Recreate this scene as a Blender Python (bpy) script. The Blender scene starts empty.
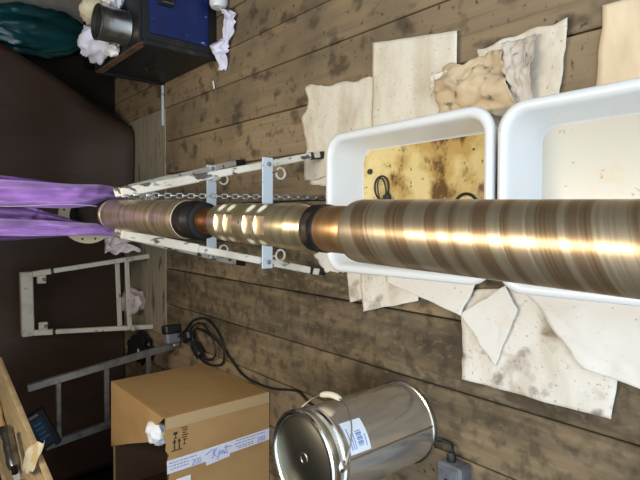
import bpy, bmesh, math, random
from mathutils import Vector, Matrix, noise
sc = bpy.context.scene
COL = sc.collection
PI = math.pi
rnd = random.Random(7)

# ------------------------------------------------------------------ camera
cam_data = bpy.data.cameras.new('camera')
cam_data.sensor_fit = 'HORIZONTAL'
cam_data.sensor_width = 36.0
cam_data.lens = 36.0 * 515.0 / 640.0
cam_data.clip_start = 0.02
cam = bpy.data.objects.new('camera', cam_data)
COL.objects.link(cam)
# phone held sideways: the true "up" points to the left edge of the picture
cam.matrix_world = Matrix(((0.00664, 0.99924, 0.03853, 0.0),
                           (-0.64839, 0.03363, -0.76056, 0.0),
                           (-0.76128, -0.01993, 0.64812, 1.5),
                           (0, 0, 0, 1)))
sc.camera = cam

# ------------------------------------------------------------------ world, lights, exposure
world = bpy.data.worlds.new('sky')
sc.world = world
world.use_nodes = True
bg = world.node_tree.nodes['Background']
bg.inputs['Color'].default_value = (0.76, 0.88, 1.0, 1)      # even overcast sky
bg.inputs['Strength'].default_value = 1.5
sc.view_settings.view_transform = 'Standard'
sc.view_settings.look = 'None'
sc.view_settings.exposure = 0.0
sc.view_settings.gamma = 1.0
sc.view_settings.use_curve_mapping = False


def area_light(name, loc, target, sx, sy, watts, col):
    d = bpy.data.lights.new(name, 'AREA')
    d.shape = 'RECTANGLE'; d.size = sx; d.size_y = sy
    d.energy = watts; d.color = col
    o = bpy.data.objects.new(name, d); COL.objects.link(o)
    o.location = loc
    o.rotation_euler = (Vector(target) - Vector(loc)).to_track_quat('-Z', 'Y').to_euler()
    return o


# workshop lamp hung over the tool, and low daylight through the open front of the bay
area_light('overhead_lamp', (0.05, 1.55, 2.62), (0.05, 1.35, 0.0), 0.15, 1.7, 46, (1.0, 0.89, 0.69))
area_light('doorway_daylight', (0.3, -1.4, 2.3), (0.1, 0.9, 0.2), 2.6, 1.6, 34, (0.70, 0.84, 1.0))


# ------------------------------------------------------------------ materials
def M(name, col, rough=0.6, metal=0.0, layers=(), bump=None, spec=0.5, aniso=0.0, coat=0.0, island=0.0, trans=0.0, sheen=0.0):
    """layers: (colour, scale, lo, hi, detail, (sx,sy,sz), space, amount) mixed one over the other."""
    m = bpy.data.materials.new(name); m.use_nodes = True
    nt = m.node_tree; N = nt.nodes; L = nt.links
    p = N['Principled BSDF']
    p.inputs['Roughness'].default_value = rough
    p.inputs['Metallic'].default_value = metal
    p.inputs['Specular IOR Level'].default_value = spec
    p.inputs['Coat Weight'].default_value = coat
    p.inputs['Anisotropic'].default_value = aniso
    p.inputs['Transmission Weight'].default_value = trans
    p.inputs['Sheen Weight'].default_value = sheen
    rgb = N.new('ShaderNodeRGB'); rgb.outputs[0].default_value = (*col, 1)
    cur = rgb.outputs[0]
    tc = N.new('ShaderNodeTexCoord'); ge = N.new('ShaderNodeNewGeometry'); oi = N.new('ShaderNodeObjectInfo')

    def coords(scl, space):
        mp = N.new('ShaderNodeVectorMath'); mp.operation = 'MULTIPLY'
        mp.inputs[1].default_value = scl
        if space == 'W':
            L.new(ge.outputs['Position'], mp.inputs[0]); return mp.outputs[0]
        if space == 'WR':      # world, shifted per object
            ad = N.new('ShaderNodeVectorMath'); ad.operation = 'ADD'
            ml = N.new('ShaderNodeMath'); ml.operation = 'MULTIPLY'; ml.inputs[1].default_value = 37.0
            L.new(oi.outputs['Random'], ml.inputs[0])
            L.new(ml.outputs[0], ad.inputs[0]); L.new(ge.outputs['Position'], ad.inputs[1])
            L.new(ad.outputs[0], mp.inputs[0]); return mp.outputs[0]
        L.new(tc.outputs['Object'], mp.inputs[0]); return mp.outputs[0]

    def fac(scale, lo, hi, detail, scl, space, amount, rg=0.55):
        n = N.new('ShaderNodeTexNoise'); n.inputs['Scale'].default_value = scale
        n.inputs['Detail'].default_value = detail; n.inputs['Roughness'].default_value = rg
        L.new(coords(scl, space), n.inputs['Vector'])
        r = N.new('ShaderNodeMapRange'); r.inputs['From Min'].default_value = lo
        r.inputs['From Max'].default_value = hi; r.inputs['To Max'].default_value = amount
        L.new(n.outputs[0], r.inputs['Value']); return r.outputs[0]

    for c2, scale, lo, hi, detail, scl, space, amount in layers:
        mx = N.new('ShaderNodeMix'); mx.data_type = 'RGBA'
        L.new(fac(scale, lo, hi, detail, scl, space, amount), mx.inputs[0])
        L.new(cur, mx.inputs[6]); mx.inputs[7].default_value = (*c2, 1)
        cur = mx.outputs[2]
    if island:
        hs = N.new('ShaderNodeHueSaturation')
        r = N.new('ShaderNodeMapRange'); r.inputs['To Min'].default_value = 1 - island; r.inputs['To Max'].default_value = 1 + island
        L.new(oi.outputs['Random'], r.inputs['Value']); L.new(r.outputs[0], hs.inputs['Value'])
        L.new(cur, hs.inputs['Color']); cur = hs.outputs[0]
    L.new(cur, p.inputs['Base Color'])
    if bump:
        scale, scl, strength, dist = bump
        b = N.new('ShaderNodeBump'); b.inputs['Strength'].default_value = strength; b.inputs['Distance'].default_value = dist
        n = N.new('ShaderNodeTexNoise'); n.inputs['Scale'].default_value = scale; n.inputs['Detail'].default_value = 5
        L.new(coords(scl, 'O'), n.inputs['Vector']); L.new(n.outputs[0], b.inputs['Height'])
        L.new(b.outputs[0], p.inputs['Normal'])
    return m


ONE = (1, 1, 1)
DIRT = (0.055, 0.04, 0.027)
board_layers = [((0.33, 0.235, 0.13), 1.0, 0.35, 0.7, 6, (26, 1.3, 1), 'WR', 0.8),       # grain
                ((0.13, 0.095, 0.058), 1.0, 0.55, 0.75, 4, (60, 2.0, 1), 'WR', 0.6),
                ((0.12, 0.09, 0.06), 1.7, 0.45, 0.66, 5, ONE, 'W', 0.7),                # broad grime
                ((0.085, 0.062, 0.040), 10.0, 0.545, 0.66, 2, (1, .75, 1), 'W', 0.85),       # oil spots
                ((0.05, 0.04, 0.03), 34.0, 0.64, 0.72, 2, ONE, 'W', 0.8)]
m_board = M('worn_board', (0.255, 0.185, 0.112), 0.8, 0, board_layers, (1, (30, 2, 1), 0.35, 0.004), 0.3, island=0.14)
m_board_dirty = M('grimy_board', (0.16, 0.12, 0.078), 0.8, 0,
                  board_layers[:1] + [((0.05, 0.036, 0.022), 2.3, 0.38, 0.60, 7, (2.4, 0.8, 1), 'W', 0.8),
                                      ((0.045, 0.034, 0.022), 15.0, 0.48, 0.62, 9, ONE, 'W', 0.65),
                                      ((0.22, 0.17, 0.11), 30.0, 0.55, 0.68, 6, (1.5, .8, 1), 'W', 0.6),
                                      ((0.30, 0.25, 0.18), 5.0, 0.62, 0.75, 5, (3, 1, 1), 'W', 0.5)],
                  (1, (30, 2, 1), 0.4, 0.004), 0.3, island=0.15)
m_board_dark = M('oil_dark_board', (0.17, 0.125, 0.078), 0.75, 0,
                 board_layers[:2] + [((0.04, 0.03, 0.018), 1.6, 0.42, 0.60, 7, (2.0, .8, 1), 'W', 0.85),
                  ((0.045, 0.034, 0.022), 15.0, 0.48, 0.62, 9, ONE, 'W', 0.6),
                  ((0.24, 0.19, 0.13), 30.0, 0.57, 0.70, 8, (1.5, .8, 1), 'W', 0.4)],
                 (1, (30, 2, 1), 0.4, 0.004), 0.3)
m_board_cross = M('grey_cross_board', (0.30, 0.26, 0.18), 0.85, 0,
                  [((0.20, 0.165, 0.11), 1.0, 0.45, 0.7, 5, (1.5, 24, 1), 'WR', 0.7),
                   ((0.05, 0.03, 0.02), 6.0, 0.58, 0.68, 3, (.7, 2.5, 1), 'W', 0.8)], None, 0.3, island=0.1)
m_gap = M('dark_gap', (0.015, 0.011, 0.008), 0.9, spec=0.15)
m_wall = M('dark_wall', (0.020, 0.015, 0.011), 0.9, 0, [((0.012, 0.009, 0.007), 3, 0.4, 0.6, 4, ONE, 'W', 0.8)], None, 0.15)
m_ceiling = M('dark_ceiling', (0.10, 0.08, 0.06), 0.85)
m_tarp = M('brown_tarp', (0.050, 0.025, 0.014), 0.6, 0, [((0.028, 0.015, 0.009), 3, 0.4, 0.65, 4, (1, 1, .5), 'W', 0.7),
                                                      ((0.09, 0.05, 0.032), 40, 0.62, 0.8, 2, (1, 1, .05), 'W', 0.5)], (4, ONE, 0.2, 0.02), 0.35)
m_tub = M('white_plastic', (0.75, 0.76, 0.76), 0.28, 0, [((0.74, 0.69, 0.58), 5, 0.55, 0.75, 5, ONE, 'O', 0.4),
                                                         ((0.45, 0.33, 0.19), 34, 0.70, 0.76, 3, ONE, 'O', 0.6)], None, 0.5)
m_residue = M('oily_yellow_residue', (0.70, 0.55, 0.25), 0.22, 0,
              [((0.45, 0.27, 0.07), 7, 0.47, 0.6, 5, ONE, 'O', 0.8),
               ((0.10, 0.045, 0.014), 5.5, 0.56, 0.63, 8, (1.0, 1.4, 1), 'O', 0.92),
               ((0.05, 0.03, 0.02), 60, 0.66, 0.72, 2, ONE, 'O', 0.9)], None, 0.5)
m_residue_b = M('pale_residue', (0.58, 0.54, 0.46), 0.3, 0,
                [((0.60, 0.46, 0.26), 8, 0.57, 0.7, 5, ONE, 'O', 0.7), ((0.28, 0.14, 0.05), 22, 0.66, 0.72, 3, ONE, 'O', 0.8)])
pad_layers = [((0.48, 0.37, 0.24), 5, 0.44, 0.72, 7, (.6, 1.6, 1), 'O', 0.75),
              ((0.30, 0.22, 0.15), 9, 0.52, 0.68, 8, (1, 1, 1), 'O', 0.7),
              ((0.14, 0.10, 0.07), 90, 0.64, 0.70, 4, ONE, 'O', 0.6), ((0.16, 0.12, 0.085), 14, 0.57, 0.68, 12, ONE, 'O', 0.7)]
m_pad = M('absorbent_pad', (0.75, 0.69, 0.58), 0.9, 0, pad_layers[:1] + pad_layers[2:3], (60, ONE, 0.15, 0.002), 0.2)
m_pad_dirty = M('dirty_pad', (0.78, 0.73, 0.65), 0.9, 0, pad_layers, (40, ONE, 0.2, 0.003), 0.2)
m_pad_clean = M('clean_pad', (0.78, 0.74, 0.68), 0.9, 0, [((0.68, 0.56, 0.38), 5, 0.58, 0.75, 5, ONE, 'O', 0.5),
                                                       ((0.25, 0.18, 0.12), 90, 0.67, 0.72, 4, ONE, 'O', 0.6)], None, 0.2)
m_pad_tan = M('tan_pad', (0.82, 0.65, 0.44), 0.9, 0, pad_layers[:1], None, 0.2)
m_rag_tan = M('oily_rag', (0.66, 0.52, 0.34), 0.9, 0, [((0.42, 0.30, 0.18), 7, 0.42, 0.68, 6, ONE, 'O', 0.8),
                                                      ((0.10, 0.07, 0.045), 26, 0.6, 0.7, 4, ONE, 'O', 0.75)], (30, ONE, 0.3, 0.006), 0.2)
m_rag_grey = M('grey_rag', (0.60, 0.53, 0.45), 0.9, 0, [((0.33, 0.26, 0.2), 9, 0.45, 0.68, 6, ONE, 'O', 0.8),
                                                       ((0.08, 0.06, 0.05), 30, 0.62, 0.7, 4, ONE, 'O', 0.7)], None, 0.2)
m_white = M('white_paper', (0.86, 0.86, 0.88), 0.9, 0, [((0.70, 0.68, 0.66), 9, 0.5, 0.7, 4, ONE, 'O', 0.6)], None, 0.2)
m_lilac = M('white_lilac_paper', (0.76, 0.75, 0.90), 0.9, 0, [((0.62, 0.6, 0.74), 9, 0.5, 0.7, 4, ONE, 'O', 0.6)], None, 0.2)
m_cream = M('cream_paper', (0.80, 0.72, 0.52), 0.9, 0, [((0.62, 0.42, 0.18), 8, 0.5, 0.62, 4, ONE, 'O', 0.8)], None, 0.2)
m_pinkrag = M('pinkish_rag', (0.86, 0.74, 0.70), 0.8, 0, [((0.6, 0.45, 0.42), 8, 0.5, 0.7, 4, ONE, 'O', 0.7)])
m_pinkish = M('pinkish_plastic', (0.72, 0.58, 0.55), 0.45, 0, [((0.45, 0.33, 0.30), 8, 0.45, 0.65, 4, ONE, 'O', 0.7)])
m_black_bag = M('black_film', (0.012, 0.011, 0.011), 0.22)
m_green_bag = M('green_film', (0.007, 0.062, 0.068), 0.2, 0, [((0.003, 0.025, 0.03), 4, 0.4, 0.65, 4, (3, 3, .6), 'O', 0.8)], (6, (3, 3, .6), 0.25, 0.02), 0.6)
m_white_frame = M('chipped_white_paint', (0.66, 0.62, 0.54), 0.5, 0,
                  [((0.46, 0.40, 0.31), 9, 0.45, 0.7, 4, ONE, 'O', 0.7), ((0.05, 0.04, 0.035), 26, 0.56, 0.61, 5, (1, 1, .4), 'O', 0.95)])
m_blue_bar = M('pale_blue_paint', (0.55, 0.62, 0.68), 0.5, 0, [((0.25, 0.25, 0.25), 22, 0.62, 0.7, 4, ONE, 'O', 0.8)])
m_cream_frame = M('cream_paint', (0.50, 0.46, 0.37), 0.5, 0, [((0.36, 0.32, 0.25), 9, 0.5, 0.7, 4, ONE, 'O', 0.7),
                                                            ((0.06, 0.045, 0.03), 26, 0.63, 0.69, 5, ONE, 'O', 0.9)])
m_alu = M('dull_aluminium', (0.27, 0.25, 0.225), 0.45, 0.6, [((0.10, 0.085, 0.07), 14, 0.5, 0.68, 4, ONE, 'O', 0.7)])
m_chain = M('galvanised_chain', (0.42, 0.42, 0.42), 0.35, 0.9)
m_galv = M('galvanised_sheet', (0.93, 0.90, 0.83), 0.19, 0.86, [((0.80, 0.76, 0.68), 5, 0.45, 0.65, 5, (1, 1, .35), 'O', 0.7)], (5, (1, 1, .5), 0.10, 0.01))
m_galv_rim = M('bright_tin_rim', (0.85, 0.83, 0.78), 0.22, 1.0)
m_lid = M('tin_lid', (0.42, 0.40, 0.33), 0.34, 1.0, [((0.30, 0.28, 0.22), 8, 0.45, 0.65, 3, ONE, 'O', 0.5)])
m_wire = M('steel_wire', (0.5, 0.48, 0.45), 0.35, 1.0)
m_grip = M('cream_plastic', (0.80, 0.72, 0.56), 0.5)
m_label = M('white_label', (0.80, 0.86, 0.95), 0.5)
m_print_blue = M('blue_print', (0.18, 0.28, 0.55), 0.6)
m_ink = M('blue_marker', (0.03, 0.07, 0.42), 0.6)
m_print_black = M('black_print', (0.03, 0.022, 0.015), 0.7)
m_print_grey = M('grey_print', (0.25, 0.24, 0.30), 0.7)
m_card = M('cardboard', (0.46, 0.275, 0.115), 0.8, 0, [((0.37, 0.21, 0.08), 4, 0.45, 0.65, 4, ONE, 'O', 0.7)], None, 0.25)
m_card_shade = M('cardboard_inside_shade', (0.10, 0.05, 0.022), 0.85)  # same card, with the shade inside the box painted into its colour
m_tape = M('white_tape', (0.76, 0.76, 0.86), 0.4)
m_tape_clear = M('brown_tape', (0.52, 0.36, 0.19), 0.3)
m_blue = M('blue_enamel', (0.009, 0.022, 0.115), 0.35, 0, [((0.006, 0.014, 0.07), 6, 0.45, 0.65, 4, ONE, 'O', 0.7),
                                                      ((0.45, 0.45, 0.5), 28, 0.70, 0.74, 3, (1, 1, .6), 'O', 0.8)])
m_blackbox = M('scuffed_black', (0.010, 0.010, 0.012), 0.5, 0, [((0.08, 0.08, 0.085), 9, 0.62, 0.78, 6, ONE, 'O', 0.5),
                                                               ((0.12, 0.06, 0.03), 5, 0.66, 0.74, 4, ONE, 'O', 0.4)])
m_rustedge = M('rusty_edge', (0.17, 0.10, 0.055), 0.7, 0, [((0.05, 0.04, 0.035), 12, 0.45, 0.65, 4, ONE, 'O', 0.8)])
m_tin = M('worn_tin', (0.30, 0.30, 0.285), 0.3, 0.9, [((0.16, 0.15, 0.14), 14, 0.5, 0.62, 4, ONE, 'O', 0.8)])
m_tin_in = M('tin_inside', (0.10, 0.10, 0.095), 0.4, 0.7)
m_rubber = M('black_rubber', (0.012, 0.012, 0.012), 0.45)
m_greyplug = M('grey_plug', (0.16, 0.165, 0.18), 0.45, 0, [((0.06, 0.06, 0.07), 12, 0.5, 0.65, 3, ONE, 'O', 0.7)])
m_sling = M('purple_webbing', (0.34, 0.17, 0.50), 0.8, 0, [((0.11, 0.05, 0.18), 4, 0.46, 0.66, 4, (4, 4, 1.2), 'O', 0.75),  # dark noise paints in the deeper shadows of the folds
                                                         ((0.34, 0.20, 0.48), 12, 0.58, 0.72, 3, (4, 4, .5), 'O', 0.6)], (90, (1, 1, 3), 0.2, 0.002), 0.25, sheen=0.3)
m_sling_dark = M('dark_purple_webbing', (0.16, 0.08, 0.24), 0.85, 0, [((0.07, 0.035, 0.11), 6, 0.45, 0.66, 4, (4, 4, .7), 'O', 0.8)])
m_stitch = M('pale_stitching', (0.62, 0.5, 0.62), 0.8)
m_ply = M('plywood_edge', (0.64, 0.47, 0.26), 0.7, 0, [((0.40, 0.26, 0.13), 2, 0.4, 0.65, 4, (30, 3, 3), 'O', 0.6)])
m_greyply = M('grey_plywood', (0.24, 0.215, 0.165), 0.8, 0, [((0.19, 0.17, 0.13), 2, 0.4, 0.65, 4, (1, 1, 6), 'O', 0.7)])
m_handle_wood = M('tool_handle_wood', (0.58, 0.38, 0.18), 0.5)
m_bristle = M('bristle', (0.40, 0.30, 0.18), 0.8, 0, [((0.2, 0.14, 0.08), 30, 0.4, 0.6, 3, (1, 1, .1), 'O', 0.8)])
m_flange = M('cream_steel_plate', (0.62, 0.52, 0.33), 0.5, 0.2)
m_case_blue = M('blue_sticker', (0.010, 0.042, 0.085), 0.4)
m_case_text = M('pale_blue_print', (0.07, 0.17, 0.26), 0.5)


def banded_metal(name, c_a, c_b, c_c, freq, tilt, rough, phase=0.0, metal=1.0):
    """brushed bar stock: irregular slanting oxide bands round the axis (local Y), fine turning lines"""
    m = bpy.data.materials.new(name); m.use_nodes = True
    nt = m.node_tree; N = nt.nodes; L = nt.links; p = N['Principled BSDF']
    p.inputs['Metallic'].default_value = metal
    p.inputs['Specular IOR Level'].default_value = 0.5
    tc = N.new('ShaderNodeTexCoord'); sp = N.new('ShaderNodeSeparateXYZ'); L.new(tc.outputs['Object'], sp.inputs[0])

    def math_(op, a, b):
        n = N.new('ShaderNodeMath'); n.operation = op
        for i, v in enumerate((a, b)):
            if isinstance(v, (int, float)): n.inputs[i].default_value = v
            else: L.new(v, n.inputs[i])
        return n.outputs[0]
    w = math_('ADD', sp.outputs['Y'], math_('MULTIPLY', sp.outputs['X'], tilt))
    w = math_('ADD', w, phase)

    def band(fr, lo, hi, det):
        n = N.new('ShaderNodeTexNoise'); n.noise_dimensions = '1D'
        n.inputs['Scale'].default_value = fr; n.inputs['Detail'].default_value = det
        L.new(w, n.inputs['W'])
        r = N.new('ShaderNodeMapRange'); r.inputs['From Min'].default_value = lo; r.inputs['From Max'].default_value = hi
        L.new(n.outputs[0], r.inputs['Value']); return r.outputs[0]

    def mix(f, a, b):
        mx = N.new('ShaderNodeMix'); mx.data_type = 'RGBA'; L.new(f, mx.inputs[0])
        for i, v in ((6, a), (7, b)):
            if isinstance(v, tuple): mx.inputs[i].default_value = (*v, 1)
            else: L.new(v, mx.inputs[i])
        return mx.outputs[2]
    c = mix(band(freq, 0.47, 0.53, 0.0), c_a, c_b)
    c = mix(math_('MULTIPLY', band(freq * 1.7, 0.54, 0.62, 0.5), 0.5), c, c_c)
    fine = band(freq * 9, 0.3, 0.75, 3)
    c = mix(math_('MULTIPLY', fine, 0.22), c, (0.75, 0.66, 0.5))
    ns = N.new('ShaderNodeTexNoise'); ns.inputs['Scale'].default_value = 14; ns.inputs['Detail'].default_value = 5
    L.new(tc.outputs['Object'], ns.inputs['Vector'])
    c = mix(math_('MULTIPLY', ns.outputs[0], 0.25), c, c_b)
    L.new(c, p.inputs['Base Color'])
    r = N.new('ShaderNodeMapRange'); r.inputs['To Min'].default_value = rough - 0.02; r.inputs['To Max'].default_value = rough + 0.05
    L.new(fine, r.inputs['Value']); L.new(r.outputs[0], p.inputs['Roughness'])
    b = N.new('ShaderNodeBump'); b.inputs['Strength'].default_value = 0.05; b.inputs['Distance'].default_value = 0.001
    L.new(fine, b.inputs['Height']); L.new(b.outputs[0], p.inputs['Normal'])
    return m


m_bar = banded_metal('bronzed_steel', (0.53, 0.42, 0.28), (0.32, 0.21, 0.115), (0.60, 0.52, 0.39), 24, -0.35, 0.34, metal=0.85)
m_bar_b = banded_metal('oily_bronzed_steel', (0.56, 0.46, 0.31), (0.42, 0.30, 0.17), (0.64, 0.56, 0.42), 34, 0.0, 0.36, 3.1, metal=0.85)
m_neck = banded_metal('copper_brown_steel', (0.47, 0.26, 0.10), (0.37, 0.19, 0.07), (0.55, 0.33, 0.15), 14, 0.0, 0.38, 1.7, metal=0.85)
m_silver = banded_metal('bright_turned_steel', (0.76, 0.64, 0.40), (0.62, 0.49, 0.27), (0.84, 0.75, 0.54), 30, 0.15, 0.30, 5.0, metal=0.9)
m_copper = banded_metal('orange_copper', (0.62, 0.24, 0.06), (0.42, 0.13, 0.03), (0.7, 0.36, 0.12), 26, 0.0, 0.35, 2.0)
m_blacksteel = M('oily_black_steel', (0.012, 0.010, 0.009), 0.42, 0.0, [((0.07, 0.04, 0.025), 14, 0.58, 0.7, 4, ONE, 'O', 0.7)], None, 0.16)


# ------------------------------------------------------------------ mesh builder
class B:
    def __init__(s): s.v = []; s.f = []

    def add(s, vs, fs):
        o = len(s.v); s.v += [tuple(v) for v in vs]; s.f += [tuple(i + o for i in f) for f in fs]; return s

    def box(s, c, d, rot=None, ch=0.0):
        """box with chamfered vertical and horizontal edges when ch > 0"""
        x, y, z = d[0] / 2, d[1] / 2, d[2] / 2
        bm = bmesh.new(); bmesh.ops.create_cube(bm, size=1)
        for v in bm.verts: v.co = Vector((v.co.x * d[0], v.co.y * d[1], v.co.z * d[2]))
        if ch: bmesh.ops.bevel(bm, geom=bm.edges[:], offset=ch, segments=1, affect='EDGES')
        s._bm(bm, c, rot); return s

    def _bm(s, bm, c, rot):
        bm.verts.ensure_lookup_table()
        for i, v in enumerate(bm.verts): v.index = i
        vs = []
        for v in bm.verts:
            p = v.co.copy()
            if rot is not None: p = rot @ p
            vs.append(p + Vector(c))
        s.add(vs, [[v.index for v in f.verts] for f in bm.faces]); bm.free()

    def tube(s, pts, r, n=10, caps=True, squash=1.0, closed=False):
        pts = [Vector(p) for p in pts]; m = len(pts)
        rs = r if isinstance(r, (list, tuple)) else [r] * m
        vs = []; fs = []; ref = None
        for i, p in enumerate(pts):
            if closed: t = (pts[(i + 1) % m] - pts[i - 1]).normalized()
            else: t = (pts[min(i + 1, m - 1)] - pts[max(i - 1, 0)]).normalized()
            if ref is None:
                ref = Vector((0, 0, 1)) if abs(t.z) < 0.9 else Vector((1, 0, 0))
            a = t.cross(ref).normalized(); b = a.cross(t).normalized(); ref = b
            for k in range(n):
                q = 2 * PI * k / n
                vs.append(p + (a * math.cos(q) + b * math.sin(q) * squash) * rs[i])
        for i in range(m if closed else m - 1):
            j = (i + 1) % m
            for k in range(n):
                fs.append((i * n + k, i * n + (k + 1) % n, j * n + (k + 1) % n, j * n + k))
        if caps and not closed:
            fs.append(tuple(range(n - 1, -1, -1))); fs.append(tuple((m - 1) * n + k for k in range(n)))
        return s.add(vs, fs)

    def lathe(s, prof, c=(0, 0, 0), n=32, axis='Z', caps=True):
        """prof: (radius, height) pairs along the axis"""
        vs = []; fs = []; m = len(prof)
        for r, h in prof:
            for k in range(n):
                q = 2 * PI * k / n
                x, y = r * math.cos(q), r * math.sin(q)
                vs.append({'Z': (c[0] + x, c[1] + y, c[2] + h), 'Y': (c[0] + y, c[1] + h, c[2] + x), 'X': (c[0] + h, c[1] + x, c[2] + y)}[axis])
        for i in range(m - 1):
            for k in range(n):
                fs.append((i * n + k, i * n + (k + 1) % n, (i + 1) * n + (k + 1) % n, (i + 1) * n + k))
        if caps:
            fs.append(tuple(range(n - 1, -1, -1))); fs.append(tuple((m - 1) * n + k for k in range(n)))
        return s.add(vs, fs)

    def grid(s, fn, nu, nv, th=0.0, nrm=(0, 0, -1)):
        """surface fn(u,v); th > 0 gives it a back face and closed edges"""
        top = [Vector(fn(i / nu, j / nv)) for j in range(nv + 1) for i in range(nu + 1)]
        w = nu + 1; fs = []
        for j in range(nv):
            for i in range(nu):
                a = j * w + i; fs.append((a, a + 1, a + w + 1, a + w))
        if th:
            n0 = len(top); d = Vector(nrm) * th
            bot = [p + d for p in top]
            fs += [tuple(n0 + i for i in reversed(f)) for f in fs[:]]
            rim = list(range(w)) + [j * w + nu for j in range(1, nv + 1)] + [nv * w + i for i in range(nu - 1, -1, -1)] + [j * w for j in range(nv - 1, 0, -1)]
            for k in range(len(rim)):
                a, b = rim[k], rim[(k + 1) % len(rim)]; fs.append((b, a, n0 + a, n0 + b))
            top += bot
        return s.add(top, fs)

    def loft(s, rings, cap0=True, cap1=True):
        n = len(rings[0]); vs = [p for r in rings for p in r]; fs = []
        for i in range(len(rings) - 1):
            for k in range(n):
                fs.append((i * n + k, i * n + (k + 1) % n, (i + 1) * n + (k + 1) % n, (i + 1) * n + k))
        if cap0: fs.append(tuple(range(n - 1, -1, -1)))
        if cap1: fs.append(tuple((len(rings) - 1) * n + k for k in range(n)))
        return s.add(vs, fs)

    def poly(s, pts, th, nrm):
        n = len(pts); d = Vector(nrm) * th
        vs = [Vector(p) for p in pts] + [Vector(p) + d for p in pts]
        fs = [tuple(range(n)), tuple(range(2 * n - 1, n - 1, -1))] + [((k + 1) % n, k, n + k, n + (k + 1) % n) for k in range(n)]
        return s.add(vs, fs)


ORIG = {}


def obj(name, b, mat, parent=None, smooth=True, label=None, local=False, angle=35):
    """ONE mesh object. World coordinates in, the origin goes to the base (top-level) or to the thing's origin (part)."""
    me = bpy.data.meshes.new(name)
    me.from_pydata(b.v, [], b.f)
    bm = bmesh.new(); bm.from_mesh(me); bmesh.ops.recalc_face_normals(bm, faces=bm.faces[:]); bm.to_mesh(me); bm.free()
    o = bpy.data.objects.new(name, me); COL.objects.link(o)
    if parent is not None:
        o.parent = parent
        off = Vector((0, 0, 0)) if local else ORIG.get(parent.name, Vector((0, 0, 0)))
        ORIG[o.name] = off
    else:
        xs = [v[0] for v in b.v]; ys = [v[1] for v in b.v]; zs = [v[2] for v in b.v]
        off = Vector(((min(xs) + max(xs)) / 2, (min(ys) + max(ys)) / 2, min(zs)))
        o.location = off; ORIG[o.name] = off
    me.transform(Matrix.Translation(-off))
    me.materials.append(mat)
    if smooth:
        me.polygons.foreach_set('use_smooth', [True] * len(me.polygons))
        me.set_sharp_from_angle(angle=math.radians(angle))
    if label: o['label'] = label
    return o


def tag(o, label, cat, group=None, kind=None):
    o['label'] = label; o['category'] = cat
    if group: o['group'] = group
    if kind: o['kind'] = kind
    return o


def thing(name, loc, label, cat, group=None, rotz=0.0):
    o = bpy.data.objects.new(name, None); COL.objects.link(o)
    o.location = loc; o.rotation_euler = (0, 0, rotz); o.empty_display_size = 0.1
    ORIG[o.name] = Vector(loc)
    return tag(o, label, cat, group)


def structure(name, b, mat, parent=None, smooth=False):
    o = obj(name, b, mat, parent, smooth)
    if parent is None: o['kind'] = 'structure'
    return o


def copy_tree(o, parent=None):
    c = o.copy(); COL.objects.link(c)
    if parent is not None: c.parent = parent
    for ch in o.children: copy_tree(ch, c)
    return c


def nz(x, y, z=0.0, s=1.0): return noise.noise(Vector((x * s, y * s, z * s)))


def text_mesh(body, size, bold=0.0):
    cu = bpy.data.curves.new('lettering', 'FONT'); cu.body = body; cu.size = size
    cu.align_x = 'CENTER'; cu.align_y = 'CENTER'; cu.extrude = 0.0003; cu.offset = bold
    o = bpy.data.objects.new('lettering', cu); COL.objects.link(o)
    dg = bpy.context.evaluated_depsgraph_get()
    me = o.evaluated_get(dg).to_mesh()
    vs = [v.co.copy() for v in me.vertices]; fs = [tuple(p.vertices) for p in me.polygons]
    o.to_mesh_clear() if False else None
    bpy.data.objects.remove(o); bpy.data.curves.remove(cu)
    return vs, fs


def put_text(b, body, size, origin, ux, uy, bold=0.0):
    """lettering laid flat with its reading direction ux and its upright direction uy"""
    vs, fs = text_mesh(body, size, bold)
    ux = Vector(ux).normalized(); uy = Vector(uy).normalized(); un = ux.cross(uy)
    return b.add([Vector(origin) + ux * v.x + uy * v.y + un * (v.z + 0.0003) for v in vs], fs)


# ------------------------------------------------------------------ setting: floor
fl = structure('floor', B().box((0.2, 1.9, -0.07), (4.6, 5.6, 0.06)), m_gap)
edges = [-2.05, -1.80, -1.55, -1.30, -1.06, -0.815, -0.588, -0.342, -0.125, 0.09, 0.31, 0.53, 0.762, 0.958, 1.17, 1.40, 1.63, 1.86, 2.10, 2.34]


def board(x0, x1, y0, y1, mat, dz=0.0, along='Y'):
    """one plank with chamfered long edges, a slight cup and a gap all round"""
    g = 0.0028
    x0 += g; x1 -= g; y0 += g; y1 -= g
    n = 4; ch = 0.004
    b = B()
    prof = [(0, -0.036), (0, -ch), (ch, 0.0), (0.5, -0.0012), (1, 0.0), (1, -ch), (1, -0.036)]
    rings = []
    for i in range(n + 1):
        t = i / n; ring = []
        for k, (u, z) in enumerate(prof):
            wv = 0.0022 * nz(x0 * 5 + k * .3, t * 3 + x0 * 9)
            if along == 'Y':
                w = x1 - x0
                xx = x0 + (u if u in (0, 0.5, 1) else 0) * w
                if k == 2: xx = x0 + ch
                if k == 4: xx = x1 - ch
                ring.append((xx + wv * (0.6 if u in (0, 1) else 0), y0 + (y1 - y0) * t, z + dz + wv * .35))
            else:
                w = y1 - y0
                yy = y0 + (u if u in (0, 0.5, 1) else 0) * w
                if k == 2: yy = y0 + ch
                if k == 4: yy = y1 - ch
                ring.append((x0 + (x1 - x0) * t, yy + wv * (0.6 if u in (0, 1) else 0), z + dz + wv * .35))
        rings.append(ring)
    b.loft(rings)
    return obj('floor_board', b, mat, fl, True, angle=25)


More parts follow.
